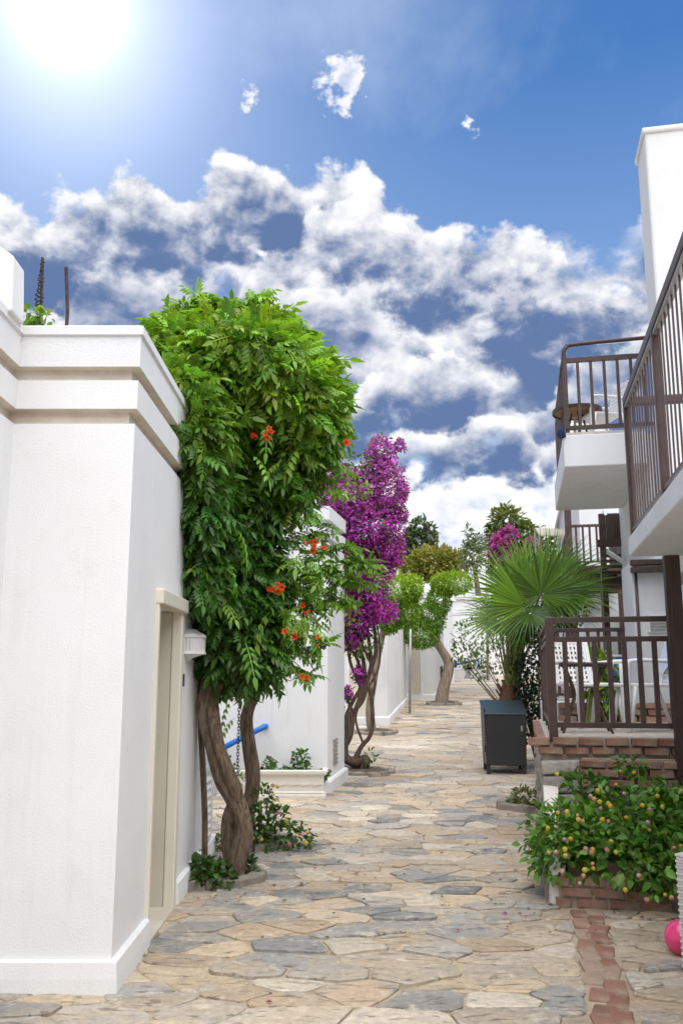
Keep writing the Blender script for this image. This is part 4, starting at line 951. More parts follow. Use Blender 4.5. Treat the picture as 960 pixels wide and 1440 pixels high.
# fallen leaves and bracts on the paving
n = 260; pos = []
for k in range(n):
    cx, cy, r = random.choice(((-.75, 7.0, .7), (-.5, 8.0, .7), (.45, 13.2, .9), (1.5, 6.6, .5), (.4, 9.5, 2.), (2.8, 25, 1.5)))
    x, y = cx + random.gauss(0, r), cy + random.gauss(0, r); 
    if left_edge(y) + .1 < x < right_edge(y): pos.append((x, y, gz(y) + .026))
pos = np.array(pos); n = len(pos); T, TF = small_leaf(.6, .2)
lc = np.array([[(.16, .13, .05), (.10, .13, .03), (.35, .05, .22), (.20, .12, .06)][random.randrange(4)] for _ in range(n)])
V, Fc, C = scatter(T, TF, pos, frames(np.c_[RNG.normal(size=(n, 2)), np.zeros(n)], np.tile((0, 0, 1.), (n, 1)) + RNG.normal(size=(n, 3)) * .15), RNG.uniform(.02, .045, n), lc)
obj('fallen_leaves', V, Fc, 'leaf', cols=C, kind='stuff', label='scattered fallen leaves and purple petals lying on the paving', cat='leaf litter')
# thin pole, pot, far planters, lamp
MB().tube([P(576, 1006, 23.2) - Vector((0, 0, .02)), P(577, 870, 23.2)], .03, 8).obj('metal_pole', 'steel', smooth=True, label='thin bare metal pole standing by the white wall', cat='pole')
def lathe(prof_, c, n=20):
    V = [(c[0] + r * math.cos(2 * math.pi * k / n), c[1] + r * math.sin(2 * math.pi * k / n), c[2] + z) for r, z in prof_ for k in range(n)]
    Fc = [(i * n + k, i * n + (k + 1) % n, (i + 1) * n + (k + 1) % n, (i + 1) * n + k) for i in range(len(prof_) - 1) for k in range(n)]
    return V, Fc
pt = empty('flower_pot', (P(614, 970, 31).x, 31, gz(31)), 'terracotta flower pot with a low green plant by the far wall', 'flower pot')
V, Fc = lathe([(0, 0), (.14, 0), (.24, .55), (.27, .56), (.27, .64), (.22, .64), (.21, .55), (0, .55)], pt.location); obj('pot', V, Fc, 'terracotta', pt, smooth=True)
foliage('foliage', [((pt.location.x, 31, pt.location.z + .72), (.3, .3, .14))], 260, small_leaf(.6), .11, (.06, .11, .025), pt)
for i, (px, lb) in enumerate(((648, 'white oblong planter with dark sprigs by the far house'), (672, 'wide white planter at the end of the street'))):
    c = P(px, 950, 39.5); zz = gz(39.5); pe = empty('planter', (c.x, 39.5, zz), lb, 'planter'); w = .42 if i == 0 else .62
    V, Fc = rect_loft([rect_ring(c.x - w - d, c.x + w + d, 39.2 - d, 39.8 + d, zz + z) for d, z in ((-.08, -.02), (0, .38), (.04, .40), (.04, .48), (-.03, .48), (-.05, .4))]); obj('trough', V, Fc, 'white', pe)
    MB().box(c.x - w + .03, c.x + w - .03, 39.25, 39.75, zz + .38, zz + .43).obj('soil', 'earth', pe)
    foliage('foliage', [((c.x, 39.5, zz + .6), (w * .8, .25, .18))], 160, small_leaf(.5), .14, (.05, .08, .03), pe)
bh = empty('handrail', tuple(P(655, 935, 39)), 'low blue handrail in front of the far white house', 'handrail')
c = P(636, 945, 40); MB().tube([(c.x, 40, gz(40)), P(636, 936, 40), P(672, 928, 40), (P(672, 928, 40).x, 40, gz(40))], .06, 8).obj('rail', 'blue', bh, smooth=True)
lp = empty('street_lamp', (P(684, 900, 38).x, 38, gz(38)), 'slim grey street lamp rising beyond the palm', 'street lamp')
MB().tube([(lp.location.x, 38, gz(38)), P(684, 755, 38)], [.07, .045], 8).obj('pole', 'steel', lp, smooth=True)
MB().tube([P(684, 756, 38), P(675, 753, 38)], .03, 6).obj('arm', 'steel', lp, smooth=True); MB().bar(P(676, 753, 38), P(670, 754, 38), .22, .07).obj('lamp_head', 'steel', lp, bevel=.02)

# ------------------------------------------------------------------ fan palm and bin
random.seed(44)
YP = 14.35; pb = P(716, 990, YP); pz = gz(YP)
palm = empty('fan_palm', (pb.x, YP, pz), 'young fan palm with big pleated green fronds behind the dark bin', 'palm')
V, Fc = lathe([(.10, 0), (.15, .25), (.17, .55), (.19, .8), (.17, 1.0), (.13, 1.2), (.06, 1.35)], (pb.x, YP, pz), 16); obj('trunk', V, Fc, 'fibre', palm, smooth=True)
for k in range(14):
    t = k * 2.4; z = pz + .75 + (k % 7) * .08; c = Vector((pb.x + .15 * math.cos(t), YP + .15 * math.sin(t), z)); d = Vector((math.cos(t) * .5, math.sin(t) * .5, .8))
    MB().bar(c, c + d.normalized() * random.uniform(.1, .2), .06, .012, up=(math.cos(t), math.sin(t), 0)).obj('leaf_base', 'fibre', palm)
def fan(radius, spread=R(280), nseg=38, droop=.25, base=(.055, .125, .022), cup=.25):
    """pleated fan leaf in the x-forward plane: folded segments fused near the hub, free and drooping at the tips"""
    V, Fc, C = [], [], []
    for k in range(nseg):
        a = -spread / 2 + spread * (k + .5) / nseg; da = spread / nseg / 2
        Lk = radius * (1 - .30 * abs(a / (spread / 2)) ** 2) * random.uniform(.84, 1.08); dk = droop * random.uniform(.5, 1.6); tw = random.gauss(0, .09)
        n0 = len(V); c1 = np.array(base) * random.uniform(.5, 1.3); 
        for (t, w) in ((.04, 1.), (.25, 1.), (.42, .92), (.6, .55), (.8, .27), (1., .02)):
            r = Lk * t; half = math.tan(da) * min(r, Lk * .42) * w; dz = cup * r * (1 - t * .6) - dk * Lk * max(0, t - .5) ** 2 * 1.6; aa = a + tw * max(0, t - .5)
            ca, sa = math.cos(aa), math.sin(aa); cx, cy = r * ca, r * sa; pl = half * .9
            V += [(cx - sa * half, cy + ca * half, dz), (cx, cy, dz - pl), (cx + sa * half, cy - ca * half, dz)]
            tip = max(0, t - .85) * 3; C += [tuple(c1 * (1 - tip) + np.array((.25, .22, .06)) * tip)] * 3
        for i in range(5):
            for j in (0, 1): q = n0 + i * 3 + j; Fc.append((q, q + 1, q + 4, q + 3))
    return np.array(V), np.array(Fc), np.array(C)
def frond(hub, look, upv, radius, base, spread=R(280), droop=.25, cup=.25, nseg=38):
    """fan with its hub at `hub`; look = direction the middle segment points, upv = upper surface normal"""
    V, Fc, C = fan(radius, spread, nseg, droop, base, cup)
    f = np.array(Vector(look).normalized())[None]; fr = frames(f, np.array(Vector(upv))[None].astype(float))[0]
    W = V @ fr + np.array(hub); o = obj('frond', W, Fc, 'palm', palm, cols=C)
    crown = Vector((pb.x, YP, pz + 1.25)); st_ = [crown + Vector((random.gauss(0, .04), random.gauss(0, .04), -.15)), crown.lerp(Vector(hub), .5) + Vector((0, 0, .06)), Vector(hub) + Vector(look).normalized() * .04]
    m = MB(); m.tube(spline(st_, 5), lerp_list([.028, .016, .011], 11), 6); m.obj('stalk', 'petiole', o, smooth=True)
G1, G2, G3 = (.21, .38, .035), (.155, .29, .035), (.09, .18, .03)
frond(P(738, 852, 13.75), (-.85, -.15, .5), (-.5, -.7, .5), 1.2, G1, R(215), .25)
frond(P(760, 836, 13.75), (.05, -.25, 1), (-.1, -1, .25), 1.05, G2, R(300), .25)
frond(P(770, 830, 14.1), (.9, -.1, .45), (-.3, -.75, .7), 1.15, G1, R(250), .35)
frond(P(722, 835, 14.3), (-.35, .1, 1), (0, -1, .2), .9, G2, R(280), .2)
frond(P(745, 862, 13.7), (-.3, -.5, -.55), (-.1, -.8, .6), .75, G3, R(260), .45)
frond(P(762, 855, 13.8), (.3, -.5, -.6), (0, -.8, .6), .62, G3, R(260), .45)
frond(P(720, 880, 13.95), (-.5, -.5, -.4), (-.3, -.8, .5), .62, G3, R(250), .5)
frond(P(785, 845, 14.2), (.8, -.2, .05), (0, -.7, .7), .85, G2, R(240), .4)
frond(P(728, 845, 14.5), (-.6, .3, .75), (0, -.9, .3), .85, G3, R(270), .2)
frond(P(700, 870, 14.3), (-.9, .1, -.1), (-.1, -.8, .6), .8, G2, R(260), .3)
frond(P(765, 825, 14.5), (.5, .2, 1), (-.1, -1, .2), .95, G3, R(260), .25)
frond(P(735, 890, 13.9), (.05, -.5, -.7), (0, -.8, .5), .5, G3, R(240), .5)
for k in range(9):
    a = Vector((pb.x, YP, pz + 1.1)); b = P(700 + k * 6, 900 - (k % 3) * 12, YP - .25); m = MB(); m.tube(spline([a + Vector((random.gauss(0, .07), -.05, -.2)), a.lerp(b, .5), b], 4), lerp_list([.026, .016, .01], 9), 6); m.obj('stalk', 'petiole', palm, smooth=True)
# yellow-green unopened spear leaves behind
frond(P(790, 838, 13.9), (1, -.3, .25), (-.1, -.8, .6), 1.0, G1, R(170), .45)
frond(P(775, 820, 14.2), (.75, -.1, .8), (-.2, -1, .4), 1.05, G2, R(180), .35)
frond(P(740, 815, 14.4), (.1, 0, 1), (0, -1, .2), .85, G1, R(160), .25)
for (x, y0, y1, w) in ((722, 820, 768, .05), (737, 815, 756, .06), (745, 815, 752, .045)):
    a, b = P(x - 8, y0, YP + .2), P(x + 3, y1, YP + .2); m = MB()
    m.add([a - Vector((w * .3, 0, 0)), a.lerp(b, .5) - Vector((w, 0, 0)), b, a.lerp(b, .5) + Vector((w, .04, 0)), a + Vector((w * .3, 0, 0)), a.lerp(b, .5) + Vector((0, -.04, 0))], [(0, 5, 1), (1, 5, 2), (5, 3, 2), (0, 4, 5), (4, 3, 5)])
    m.obj('spear_leaf', 'palm', palm, cols=np.tile((.25, .32, .05), (6, 1)))

bx0, bx1 = P(686, 1080, 13.4).x, P(742, 1080, 13.4).x; bz = gz(13.6); by = 13.4; bw = bx1 - bx0; bt = P(715, 985, 13.7).z; bfz = P(715, 1005, 13.4).z; dpt = .55
bin_ = empty('litter_bin', ((bx0 + bx1) / 2, by + .3, bz), 'dark slate metal litter bin with a sloping lid on short legs', 'litter bin', rz=-.06)
hw = bw / 2; H0, H1, LEG = bfz - bz, bt - bz, .13
V = [(-hw, -.3, LEG), (hw, -.3, LEG), (hw, dpt - .3, LEG), (-hw, dpt - .3, LEG), (-hw - .02, -.31, H0 - .01), (hw + .02, -.31, H0 - .01), (hw + .02, dpt - .3, H1 - .03), (-hw - .02, dpt - .3, H1 - .03)]
BF = [(0, 3, 2, 1), (4, 5, 6, 7), (0, 1, 5, 4), (1, 2, 6, 5), (2, 3, 7, 6), (3, 0, 4, 7)]
obj('body', V, BF, 'bin', bin_, bevel=.012)
V = [(-hw - .03, -.325, H0 - .008), (hw + .03, -.325, H0 - .008), (hw + .03, dpt - .29, H1 - .03), (-hw - .03, dpt - .29, H1 - .03), (-hw - .03, -.325, H0 + .016), (hw + .03, -.325, H0 + .016), (hw + .03, dpt - .29, H1), (-hw - .03, dpt - .29, H1)]
obj('lid', V, BF, 'bin_lid', bin_, bevel=.006)
for sx in (-1, 1):
    for sy in (-.26, dpt - .35):
        xx = sx * (hw - .03); MB().box(xx - .025, xx + .025, sy - .02, sy + .03, -.02, LEG + .01).obj('leg', 'bin', bin_)
MB().box(hw - .07, hw - .04, -.315, -.298, .62, .70).obj('lock', 'steel', bin_, bevel=.004)
for z in (.32, .85): MB().box(-hw - .022, -hw + .004, -.29, -.25, z, z + .09).obj('hinge', 'bin', bin_)

# ------------------------------------------------------------------ terrace
random.seed(55)
FZ = 1.08
ter = empty('raised_terrace', LP(0, 0, 0), 'raised terrace with brick coping and pale rubble stone wall', 'terrace', rz=PHI)
# core (joints) slightly behind the stones; local x = to the right, y = away
MB().box(.0, 3.2, .02, 3.2, -.2, FZ - .14).obj('wall_core', 'joint', ter)
MB().box(.03, 3.2, .05, 3.15, FZ - .16, FZ).obj('floor', 'tile', ter)
def stone_block(x0, x1, y0, y1, z0, z1, col, parent, mat='whitestone', j=.012, bev=.018):
    V = [(x + random.gauss(0, j), y + random.gauss(0, j * .6), z + random.gauss(0, j)) for x, y, z in MB().box(x0, x1, y0, y1, z0, z1).v]
    c = np.array(col) * random.uniform(.82, 1.12)
    return obj('stone', V, BF, mat, parent, cols=np.tile(c, (8, 1)), bevel=bev)
WS = [(.50, .47, .43), (.44, .41, .37), (.56, .53, .48), (.48, .42, .34)]
GS = [(.20, .18, .16), (.26, .23, .20), (.17, .16, .15), (.30, .25, .19)]
# corner pillar, camera side
z = -.1
for h in (.26, .24, .22, .16, .13):
    stone_block(-.015, .30, -.03, .12, z, z + h - .015, random.choice(WS), ter, j=.008); z += h
# street side of the terrace wall: rubble
z = -.1
while z < FZ - .19:
    h = random.uniform(.11, .2); h = min(h, FZ - .16 - z); yy = .13
    while yy < 3.2:
        w = random.uniform(.12, .3); w = min(w, 3.22 - yy); stone_block(-.03, .08, yy, yy + w - .015, z, z + h - .014, random.choice(WS + GS[:1]), ter); yy += w
    z += h
# brick coping: front (two courses) and street side
bk = brick_set(.205, .10, .062, 10); bkside = brick_set(.10, .205, .062, 8)
for row, (z, yo) in enumerate(((FZ - .138, -.012), (FZ - .066, -.03))):
    x = -.03 - (.1 if row else 0) + .1
    while x < 3.1:
        link('brick', random.choice(bk), ter, (x, yo + .04, z + random.gauss(0, .002)), random.gauss(0, .02), bevel=.007); x += .215
    yy = .22
    while yy < 3.2: link('brick', random.choice(bkside), ter, (.015 - .015 * row, yy, z), random.gauss(0, .03), bevel=.007); yy += .215
# lower brick step in front: stands forward of the pillar's right side
stp = empty('brick_garden_wall', LP(-.1, .3, 0), 'old brick and grey stone garden wall at the back of the flower bed', 'garden wall', rz=PHI)
MB().box(.02, 2.6, .0, .095, -.2, FZ - .165).obj('wall_core', 'joint', stp)
z = FZ - .17 - .065
for row in range(3):
    x = .10 + (.1 if row % 2 else 0)
    if row % 2: link('brick', random.choice(brick_set(.1, .1, .062, 1)), stp, (.05, -.02, z), 0, bevel=.007)
    while x < 2.5: link('brick', random.choice(bk), stp, (x, -.02 + random.gauss(0, .004), z + random.gauss(0, .003)), random.gauss(0, .02), bevel=.007); x += .218
    z -= .076
zt = z + .06
for row, (z0, z1) in enumerate(((zt - .15, zt), (zt - .32, zt - .16), (zt - .5, zt - .33), (-.1, zt - .51))):
    x = .0
    while x < 2.5: w = random.uniform(.2, .42); stone_block(x, x + w - .02, -.06, .06, z0, z1, random.choice(GS), stp); x += w
# flower bed: front brick edge, side wall whitewashed
bed = empty('flower_bed', LP(-1.28, 0, 0), 'flower bed edged with dark bricks and a whitewashed side wall', 'flower bed', rz=PHI)
MB().box(.12, 2.6, .06, 1.2, -.2, .30).obj('soil', 'earth', bed)
MB().box(.05, 2.6, .0, .085, -.2, .21).obj('edge_core', 'joint', bed)
for row in range(4):
    z = -.06 + row * .072; x = .17 + (.1 if row % 2 else 0)
    if row % 2: link('brick', random.choice(brick_set(.1, .1, .062, 1)), bed, (.075, .03, z), 0, bevel=.007)
    while x < 2.6: link('brick', random.choice(bk), bed, (x, .03 + random.gauss(0, .004), z), random.gauss(0, .02), bevel=.007); x += .217
V = []; n = 10
for i in range(n + 1):
    t = i / n; yy = .02 + t * 1.28
    for (xx, zz) in ((0 - .02, -.15), (.0, .24 + .46 * t), (.10, .24 + .46 * t), (.12, -.15)): V.append((xx + random.gauss(0, .01), yy, zz + random.gauss(0, .012)))
Fc = [(i * 4 + j, i * 4 + (j + 1) % 4, (i + 1) * 4 + (j + 1) % 4, (i + 1) * 4 + j) for i in range(n) for j in range(4)] + [(3, 2, 1, 0), tuple(range(n * 4, n * 4 + 4))]
obj('side_wall', V, Fc, 'plaster_cream', bed)
for i in range(7):
    yy = .1 + i * .17; stone_block(-.045, .03, yy, yy + .15, -.05 + random.random() * .08, .2 + .05 * i, random.choice(WS), bed)
# lantana filling the bed
def lblob(x, y, z, rx, ry, rz): q = LP(y - 1.28, x, z); return ((q.x, q.y, q.z), (rx, ry, rz))
LB = [lblob(.3, .36, .44, .34, .38, .26), lblob(.65, .40, .52, .42, .42, .30), lblob(1.05, .35, .54, .42, .42, .32), lblob(1.5, .35, .56, .45, .42, .34), lblob(.3, .85, .36, .25, .22, .18), lblob(.7, .85, .46, .32, .22, .18), lblob(1.1, .85, .54, .4, .25, .2), lblob(.08, .25, .42, .26, .28, .24), lblob(.5, .02, .36, .34, .24, .22), lblob(1.0, -.02, .36, .4, .24, .24), lblob(1.5, -.02, .40, .4, .24, .26), lblob(.06, .6, .32, .18, .26, .18), lblob(2.0, .35, .58, .4, .4, .3), lblob(.05, .1, .34, .2, .2, .2), lblob(.75, -.08, .28, .25, .14, .14), lblob(1.3, -.1, .26, .25, .14, .14)]
c = LP(-.75, .8, .25)
lan = empty('lantana_shrub', tuple(c), 'broad lantana shrub with pink and yellow flower heads filling the brick bed', 'shrub')
foliage('foliage', LB, 6200, leaf_t(1, .62, .10, .2), .066, (.11, .24, .03), lan, var=.33, shell=.4, up=.6, droop=-.1)
m = MB()
for k in range(26):
    q = random.choice(LB); b = Vector(q[0]) + Vector((random.gauss(0, .12), random.gauss(0, .12), random.gauss(.08, .08))); a = Vector(LP(-.8 + random.gauss(0, .2), random.uniform(.2, 1.8), .25)); m.tube(spline([a, a.lerp(b, .5), b], 4), .006, 5)
m.obj('stems', 'bark', lan)
# a few upright shoots (photo: above the bed in front of the bricks)
foliage('shoot_leaves', [pblob(885, 1078, 18, 10, 7.1, .1), pblob(822, 1105, 24, 14, 7.2, .12), pblob(930, 1130, 30, 20, 7.1, .15)], 330, leaf_t(1, .62), .07, (.085, .18, .026), lan, var=.25)
HSP = [(783, 1089), (840, 1112), (830, 1120), (835, 1124), (812, 1147), (844, 1137), (855, 1130), (866, 1104), (877, 1116), (872, 1085), (891, 1087), (903, 1133), (913, 1139), (931, 1135), (957, 1113), (813, 1153), (819, 1155), (847, 1153), (855, 1155), (858, 1134), (793, 1181), (794, 1195), (782, 1199), (795, 1204), (802, 1180), (833, 1195), (831, 1199), (859, 1184), (866, 1199), (853, 1196), (833, 1215), (822, 1224), (834, 1222), (820, 1232), (815, 1243), (790, 1226), (875, 1189), (913, 1168), (911, 1157), (947, 1194), (957, 1190), (879, 1252), (909, 1266), (935, 1259), (935, 1172), (843, 1128), (784, 1143), (797, 1142), (771, 1200), (823, 1194), (770, 1165), (898, 1232), (944, 1263), (924, 1120), (880, 1150)]
for (x, y) in HSP:
    Yh = 6.75 - .0032 * (y - 1090) + (.26 if y < 1110 else -.04) - .0006 * (x - 800)
    p = P(x, y, Yh); o = link('flower_head', random.choice(FH), lan, p - Vector(lan.location)); s = random.uniform(.65, .95); o.scale = (s, s, s); o.rotation_euler = (R(55) + random.gauss(0, .3), random.gauss(0, .4), random.gauss(0, .3))

# ---- railing helper in a turned frame (local x right, y away)
def rail_run(parent, a, b, z0, h, nb, bar=.026, top=.045, mid=None, mat='brown', base=.09, railw=.035, toph=None):
    a, b = Vector(a), Vector(b); n = max(1, nb)
    MB().bar((a.x, a.y, z0 + h), (b.x, b.y, z0 + h), top, toph or top * .85).obj('top_rail', mat, parent, bevel=.004)
    if mid is not None: MB().bar((a.x, a.y, z0 + mid), (b.x, b.y, z0 + mid), railw, railw).obj('rail', mat, parent, bevel=.003)
    MB().bar((a.x, a.y, z0 + base), (b.x, b.y, z0 + base), railw, railw).obj('rail', mat, parent, bevel=.003)
    hi = (mid if mid is not None else h)
    me = MB().box(-bar / 2, bar / 2, -bar / 2, bar / 2, 0, hi - base).mesh('baluster', mat)
    rz = math.atan2(b.y - a.y, b.x - a.x)
    for k in range(n):
        t = (k + 1) / (n + 1); q = a.lerp(b, t); link('baluster', me, parent, (q.x, q.y, z0 + base), rz)
def post(parent, x, y, z0, z1, w=.06, mat='brown'): MB().box(x - w / 2, x + w / 2, y - w / 2, y + w / 2, z0, z1).obj('post', mat, parent, bevel=.005)
tr_ = empty('terrace_railing', LP(.06, .1, FZ), 'dark brown metal railing round the brick-edged terrace', 'railing', rz=PHI)
rail_run(tr_, (0, 0), (1.12, 0), 0, 1.0, 8, bar=.042, mid=.83, base=.10, railw=.045, top=.055)
rail_run(tr_, (0, 0), (0, 2.75), 0, 1.0, 13, bar=.036, mid=.83, base=.10, railw=.045, top=.055)
post(tr_, 0, 0, -.03, 1.02, .075); post(tr_, 0, 2.75, -.03, 1.02, .07)
for yy in (.35, .95, 1.8): post(tr_, 0, yy, -.03, .12, .05)
MB().bar((0, .04, .915), (0, 2.7, .915), .02, .03).obj('rail', 'brown', tr_)
pst = LP(-.16, 1.12, 0)
MB().box(-.062, .062, -.06, .06, .45, 2.60).obj('brown_post', 'brownwood', bevel=.008, label='thick dark brown timber post holding up the near balcony', cat='post')
o = bpy.data.objects['brown_post']; o.location = (pst.x, pst.y, .45); o.rotation_euler = (0, 0, PHI)

# low brick planter and plant at the back of the terrace
bp = empty('brick_planter', LP(2.75, .3, FZ), 'low brick planter wall at the back of the terrace', 'planter', rz=PHI)
MB().box(-.05, 1.3, .03, .33, -.02, .2).obj('core', 'joint', bp)
for row in range(3):
    x = .05 + (.1 if row % 2 else 0)
    while x < 1.35: link('brick', random.choice(bk), bp, (x, .0, .0 + row * .075), random.gauss(0, .02), bevel=.007); x += .218
gp = LP(2.4, .55, FZ)
shrub('terrace_plant', 'bright green leafy plant on the terrace between the white chairs', [pblob(845, 950, 20, 26, 10.2, .16), pblob(850, 975, 18, 22, 10.2, .16), pblob(838, 935, 12, 14, 10.2, .12)], 330, leaf_t(1, .42), .13, (.15, .24, .03), tuple(gp), 'plant', sr=.01, stems=9)

# white garden chairs
def chair(label, loc, rz, group=None, metal=False):
    e = empty('garden_chair', loc, label, 'chair', group, rz)
    MB().box(-.24, .24, -.24, .22, .41, .445).obj('seat', 'white', e, bevel=.012)
    # slotted back
    zb = []
    def bp_(x, z): return (x, .23 + (z - .44) * .24, z)
    for xx in (-.215, .215): MB().bar(bp_(xx, .42), bp_(xx, .90), .045, .025).obj('back_post', 'white', e, bevel=.006)
    MB().bar(bp_(-.235, .88), bp_(.235, .88), .03, .06).obj('back_rail', 'white', e, bevel=.008)
    m = MB()
    for r_ in range(8):
        z = .47 + r_ * .052; m.bar(bp_(-.2, z), bp_(.2, z), .014, .024)
    for c_ in range(9):
        x = -.18 + c_ * .045; m.bar(bp_(x, .45), bp_(x, .87), .02, .012)
    m.obj('lattice_back', 'white', e)
    for s in (-1, 1):
        m = MB(); m.tube(spline([(s * .25, -.27, .0), (s * .25, -.25, .40), (s * .255, -.235, .62), (s * .26, -.16, .655), (s * .26, .1, .65), (s * .235, .28, .64)], 4), .021, 8); m.obj('arm', 'white', e, smooth=True)
        MB().tube([(s * .24, .20, .42), (s * .25, .33, 0)], .019, 8).obj('leg', 'white', e, smooth=True)
        MB().tube([(s * .235, -.18, .42), (s * .25, -.25, 0)], .019, 8).obj('leg', 'white', e, smooth=True)
    return e
c1 = LP(1.0, 1.0, FZ); chair('white slatted garden chair with a towel over its back on the terrace', tuple(c1), PHI - 1.35)
c2 = LP(1.6, .50, FZ); chair('white slatted garden chair by the terrace side railing', tuple(c2), PHI + .5)
# towel hung over the chair back
tw = []; e = Vector(c1); ca, sa = math.cos(PHI - 1.35), math.sin(PHI - 1.35)
def chair_pt(x, y, z): return (e.x + x * ca - y * sa, e.y + x * sa + y * ca, e.z + z)
for i in range(9):
    x = -.22 + i * .05; w_ = .012 * math.sin(i * 1.9)
    for (yy, z) in ((.22 + w_, .55 - .05 * math.sin(i)), (.25 + w_, .68), (.285 + w_ * .6, .80), (.325, .905), (.345, .93), (.375, .915), (.375 + w_, .78), (.365 - w_, .62), (.36 + w_ * 1.5, .44 + .04 * math.sin(i * .8))): tw.append(chair_pt(x, yy, z))
Fc = [(i * 9 + k, i * 9 + k + 1, (i + 1) * 9 + k + 1, (i + 1) * 9 + k) for i in range(8) for k in range(8)]
o = obj('towel', tw, Fc, 'fabric', smooth=True, label='pale blue-white towel draped over the back of a white chair', cat='towel')
s = o.modifiers.new('thick', 'SOLIDIFY'); s.thickness = .012; s = o.modifiers.new('sub', 'SUBSURF'); s.levels = 1; s.render_levels = 2
# small round-legged table behind the railing
tb = empty('garden_table', LP(.75, .42, FZ), 'small dark-topped terrace table with bent brown legs', 'table', rz=PHI)
MB().box(-.22, .22, -.22, .22, .60, .64).obj('table_top', 'brown', tb, bevel=.012)
for sx, sy in ((-1, -1), (1, -1), (1, 1), (-1, 1)):
    MB().tube(spline([(sx * .18, sy * .18, .61), (sx * .12, sy * .12, .45), (sx * .10, sy * .10, .3), (sx * .22, sy * .2, 0)], 4), .012, 7).obj('leg', 'bark', tb, smooth=True)

# ------------------------------------------------------------------ right-hand building
random.seed(66)
rbld = empty('apartment_building', LP(0, 1.65, 0), 'white apartment building with brown-railed balconies over the terrace', 'building', rz=PHI)
# local x measured from b = 1.65
def bb(b): return b - 1.65
MB().box(0, 5, -6, 3.2, -.3, 2.6).obj('wall', 'plaster_far', rbld)
MB().box(bb(1.2), 5, 3.2, 4.3, -.3, 2.98).obj('wall', 'plaster_far', rbld)
MB().box(.02, 5, -6, 3.05, 2.76, 3.2).obj('wall', 'plaster_cream', rbld)
# upper storeys: end wall facing down the street
zt = P(897, 188, 9.65).z
MB().box(bb(1.51), 5, 2.1, 2.75, 2.98, zt).obj('wall', 'plaster_far', rbld, bevel=.03)
MB().box(bb(1.48), 5, 2.07, 2.8, zt - .02, zt + .05).obj('roof_edge', 'plaster_far', rbld, bevel=.02)
MB().box(bb(2.15), 5, 4.3, 13, -.3, 3.05).obj('wall', 'plaster_far', rbld)
# vent on the enclosure's camera side
vq = MB(); vq.box(-.30, -.06, 3.165, 3.205, 2.10, 2.32); vo = vq.obj('vent_cover', 'white', rbld, bevel=.006)
for k in range(5): MB().box(-.28, -.08, 3.15, 3.17, 2.125 + k * .038, 2.145 + k * .038).obj('slat', 'steel', vo)
MB().tube([(bb(1.24), 3.17, -.1 + 1.1), (bb(1.24), 3.17, 2.9)], .018, 8).obj('downpipe', 'brown', rbld, smooth=True)
MB().tube([(-.02, 3.17, 1.1), (-.02, 3.17, 2.6)], .014, 8).obj('downpipe', 'brown', rbld, smooth=True)
for k, (yy, z) in enumerate(((3.06, 2.97), (3.06, 2.88))): MB().box(bb(1.18), .6, yy, yy + .12, z - .06, z).obj('beam', 'brownwood', rbld)
# near balcony
BX = bb(.78); BS0, BS1 = 2.595, 2.755
MB().box(BX, .05, -6, -.18, BS0, BS1).obj('balcony_slab', 'plaster_far', rbld, bevel=.012)
r1 = MB().box(BX + .03, BX + .07, -6, -.22, BS1 + .05, BS1 + .075).obj('balcony_railing', 'brown', rbld)
RZ = 1.20
MB().bar((BX + .05, -6, BS1 + RZ), (BX + .05, -.22, BS1 + RZ), .07, .075).obj('top_rail', 'brown', r1, bevel=.01)
MB().bar((BX + .05, -6, BS1 + RZ - .055), (BX + .05, -.22, BS1 + RZ - .055), .05, .02).obj('rail', 'steel', r1)
me = MB().box(-.0045, .0045, -.013, .013, 0, RZ - .12).mesh('baluster', 'brown')
k = 0
while k < 40: link('baluster', me, r1, (BX + .05, -.28 - k * .138, BS1 + .07)); k += 1
for yy in (-.22, -1.95, -3.7): MB().box(BX + .02, BX + .08, yy - .03, yy + .03, BS1, BS1 + RZ).obj('post', 'brown', r1, bevel=.005)
MB().bar((BX + .05, -.22, BS1 + RZ), (.1, -.22, BS1 + RZ), .07, .075).obj('top_rail', 'brown', r1, bevel=.01); MB().bar((BX + .05, -.22, BS1 + .07), (.1, -.22, BS1 + .07), .04, .03).obj('rail', 'brown', r1)
for k in range(8): link('baluster', me, r1, (BX + .05 + (k + 1) * .1, -.22, BS1 + .07))
# second balcony
B2Y = 3.3; zb0, zb1 = P(785, 657, 11.0).z, P(785, 612, 11.0).z; B2X = bb(.47)
MB().box(B2X, bb(1.5), B2Y, B2Y + 3.1, zb0, zb1).obj('balcony_slab', 'plaster_far', rbld, bevel=.015)
MB().box(B2X + .01, bb(1.5), B2Y + .01, B2Y + 3.0, zb1 + .001, zb1 + .03).obj('balcony_tiles', 'tile', rbld)
MB().box(bb(1.5), 5, B2Y + .05, B2Y + 3.6, 2.98, zb1 - .02).obj('wall', 'plaster_far', rbld)
r2 = MB().box(B2X + .04, B2X + .09, B2Y + .02, B2Y + .07, zb1 - .02, zb1 + 1.06).obj('balcony_railing', 'brown', rbld)
hh = P(795, 497, 11.0).z - zb1; ht = P(820, 487, 11.0).z - zb1 + .03
MB().bar((B2X + .06, B2Y + .05, zb1 + hh - .09), (bb(1.85), B2Y + .05, zb1 + hh - .09), .05, .06).obj('rail', 'brown', r2); MB().bar((B2X + .06, B2Y + .05, zb1 + .10), (bb(1.85), B2Y + .05, zb1 + .10), .05, .05).obj('rail', 'brown', r2)
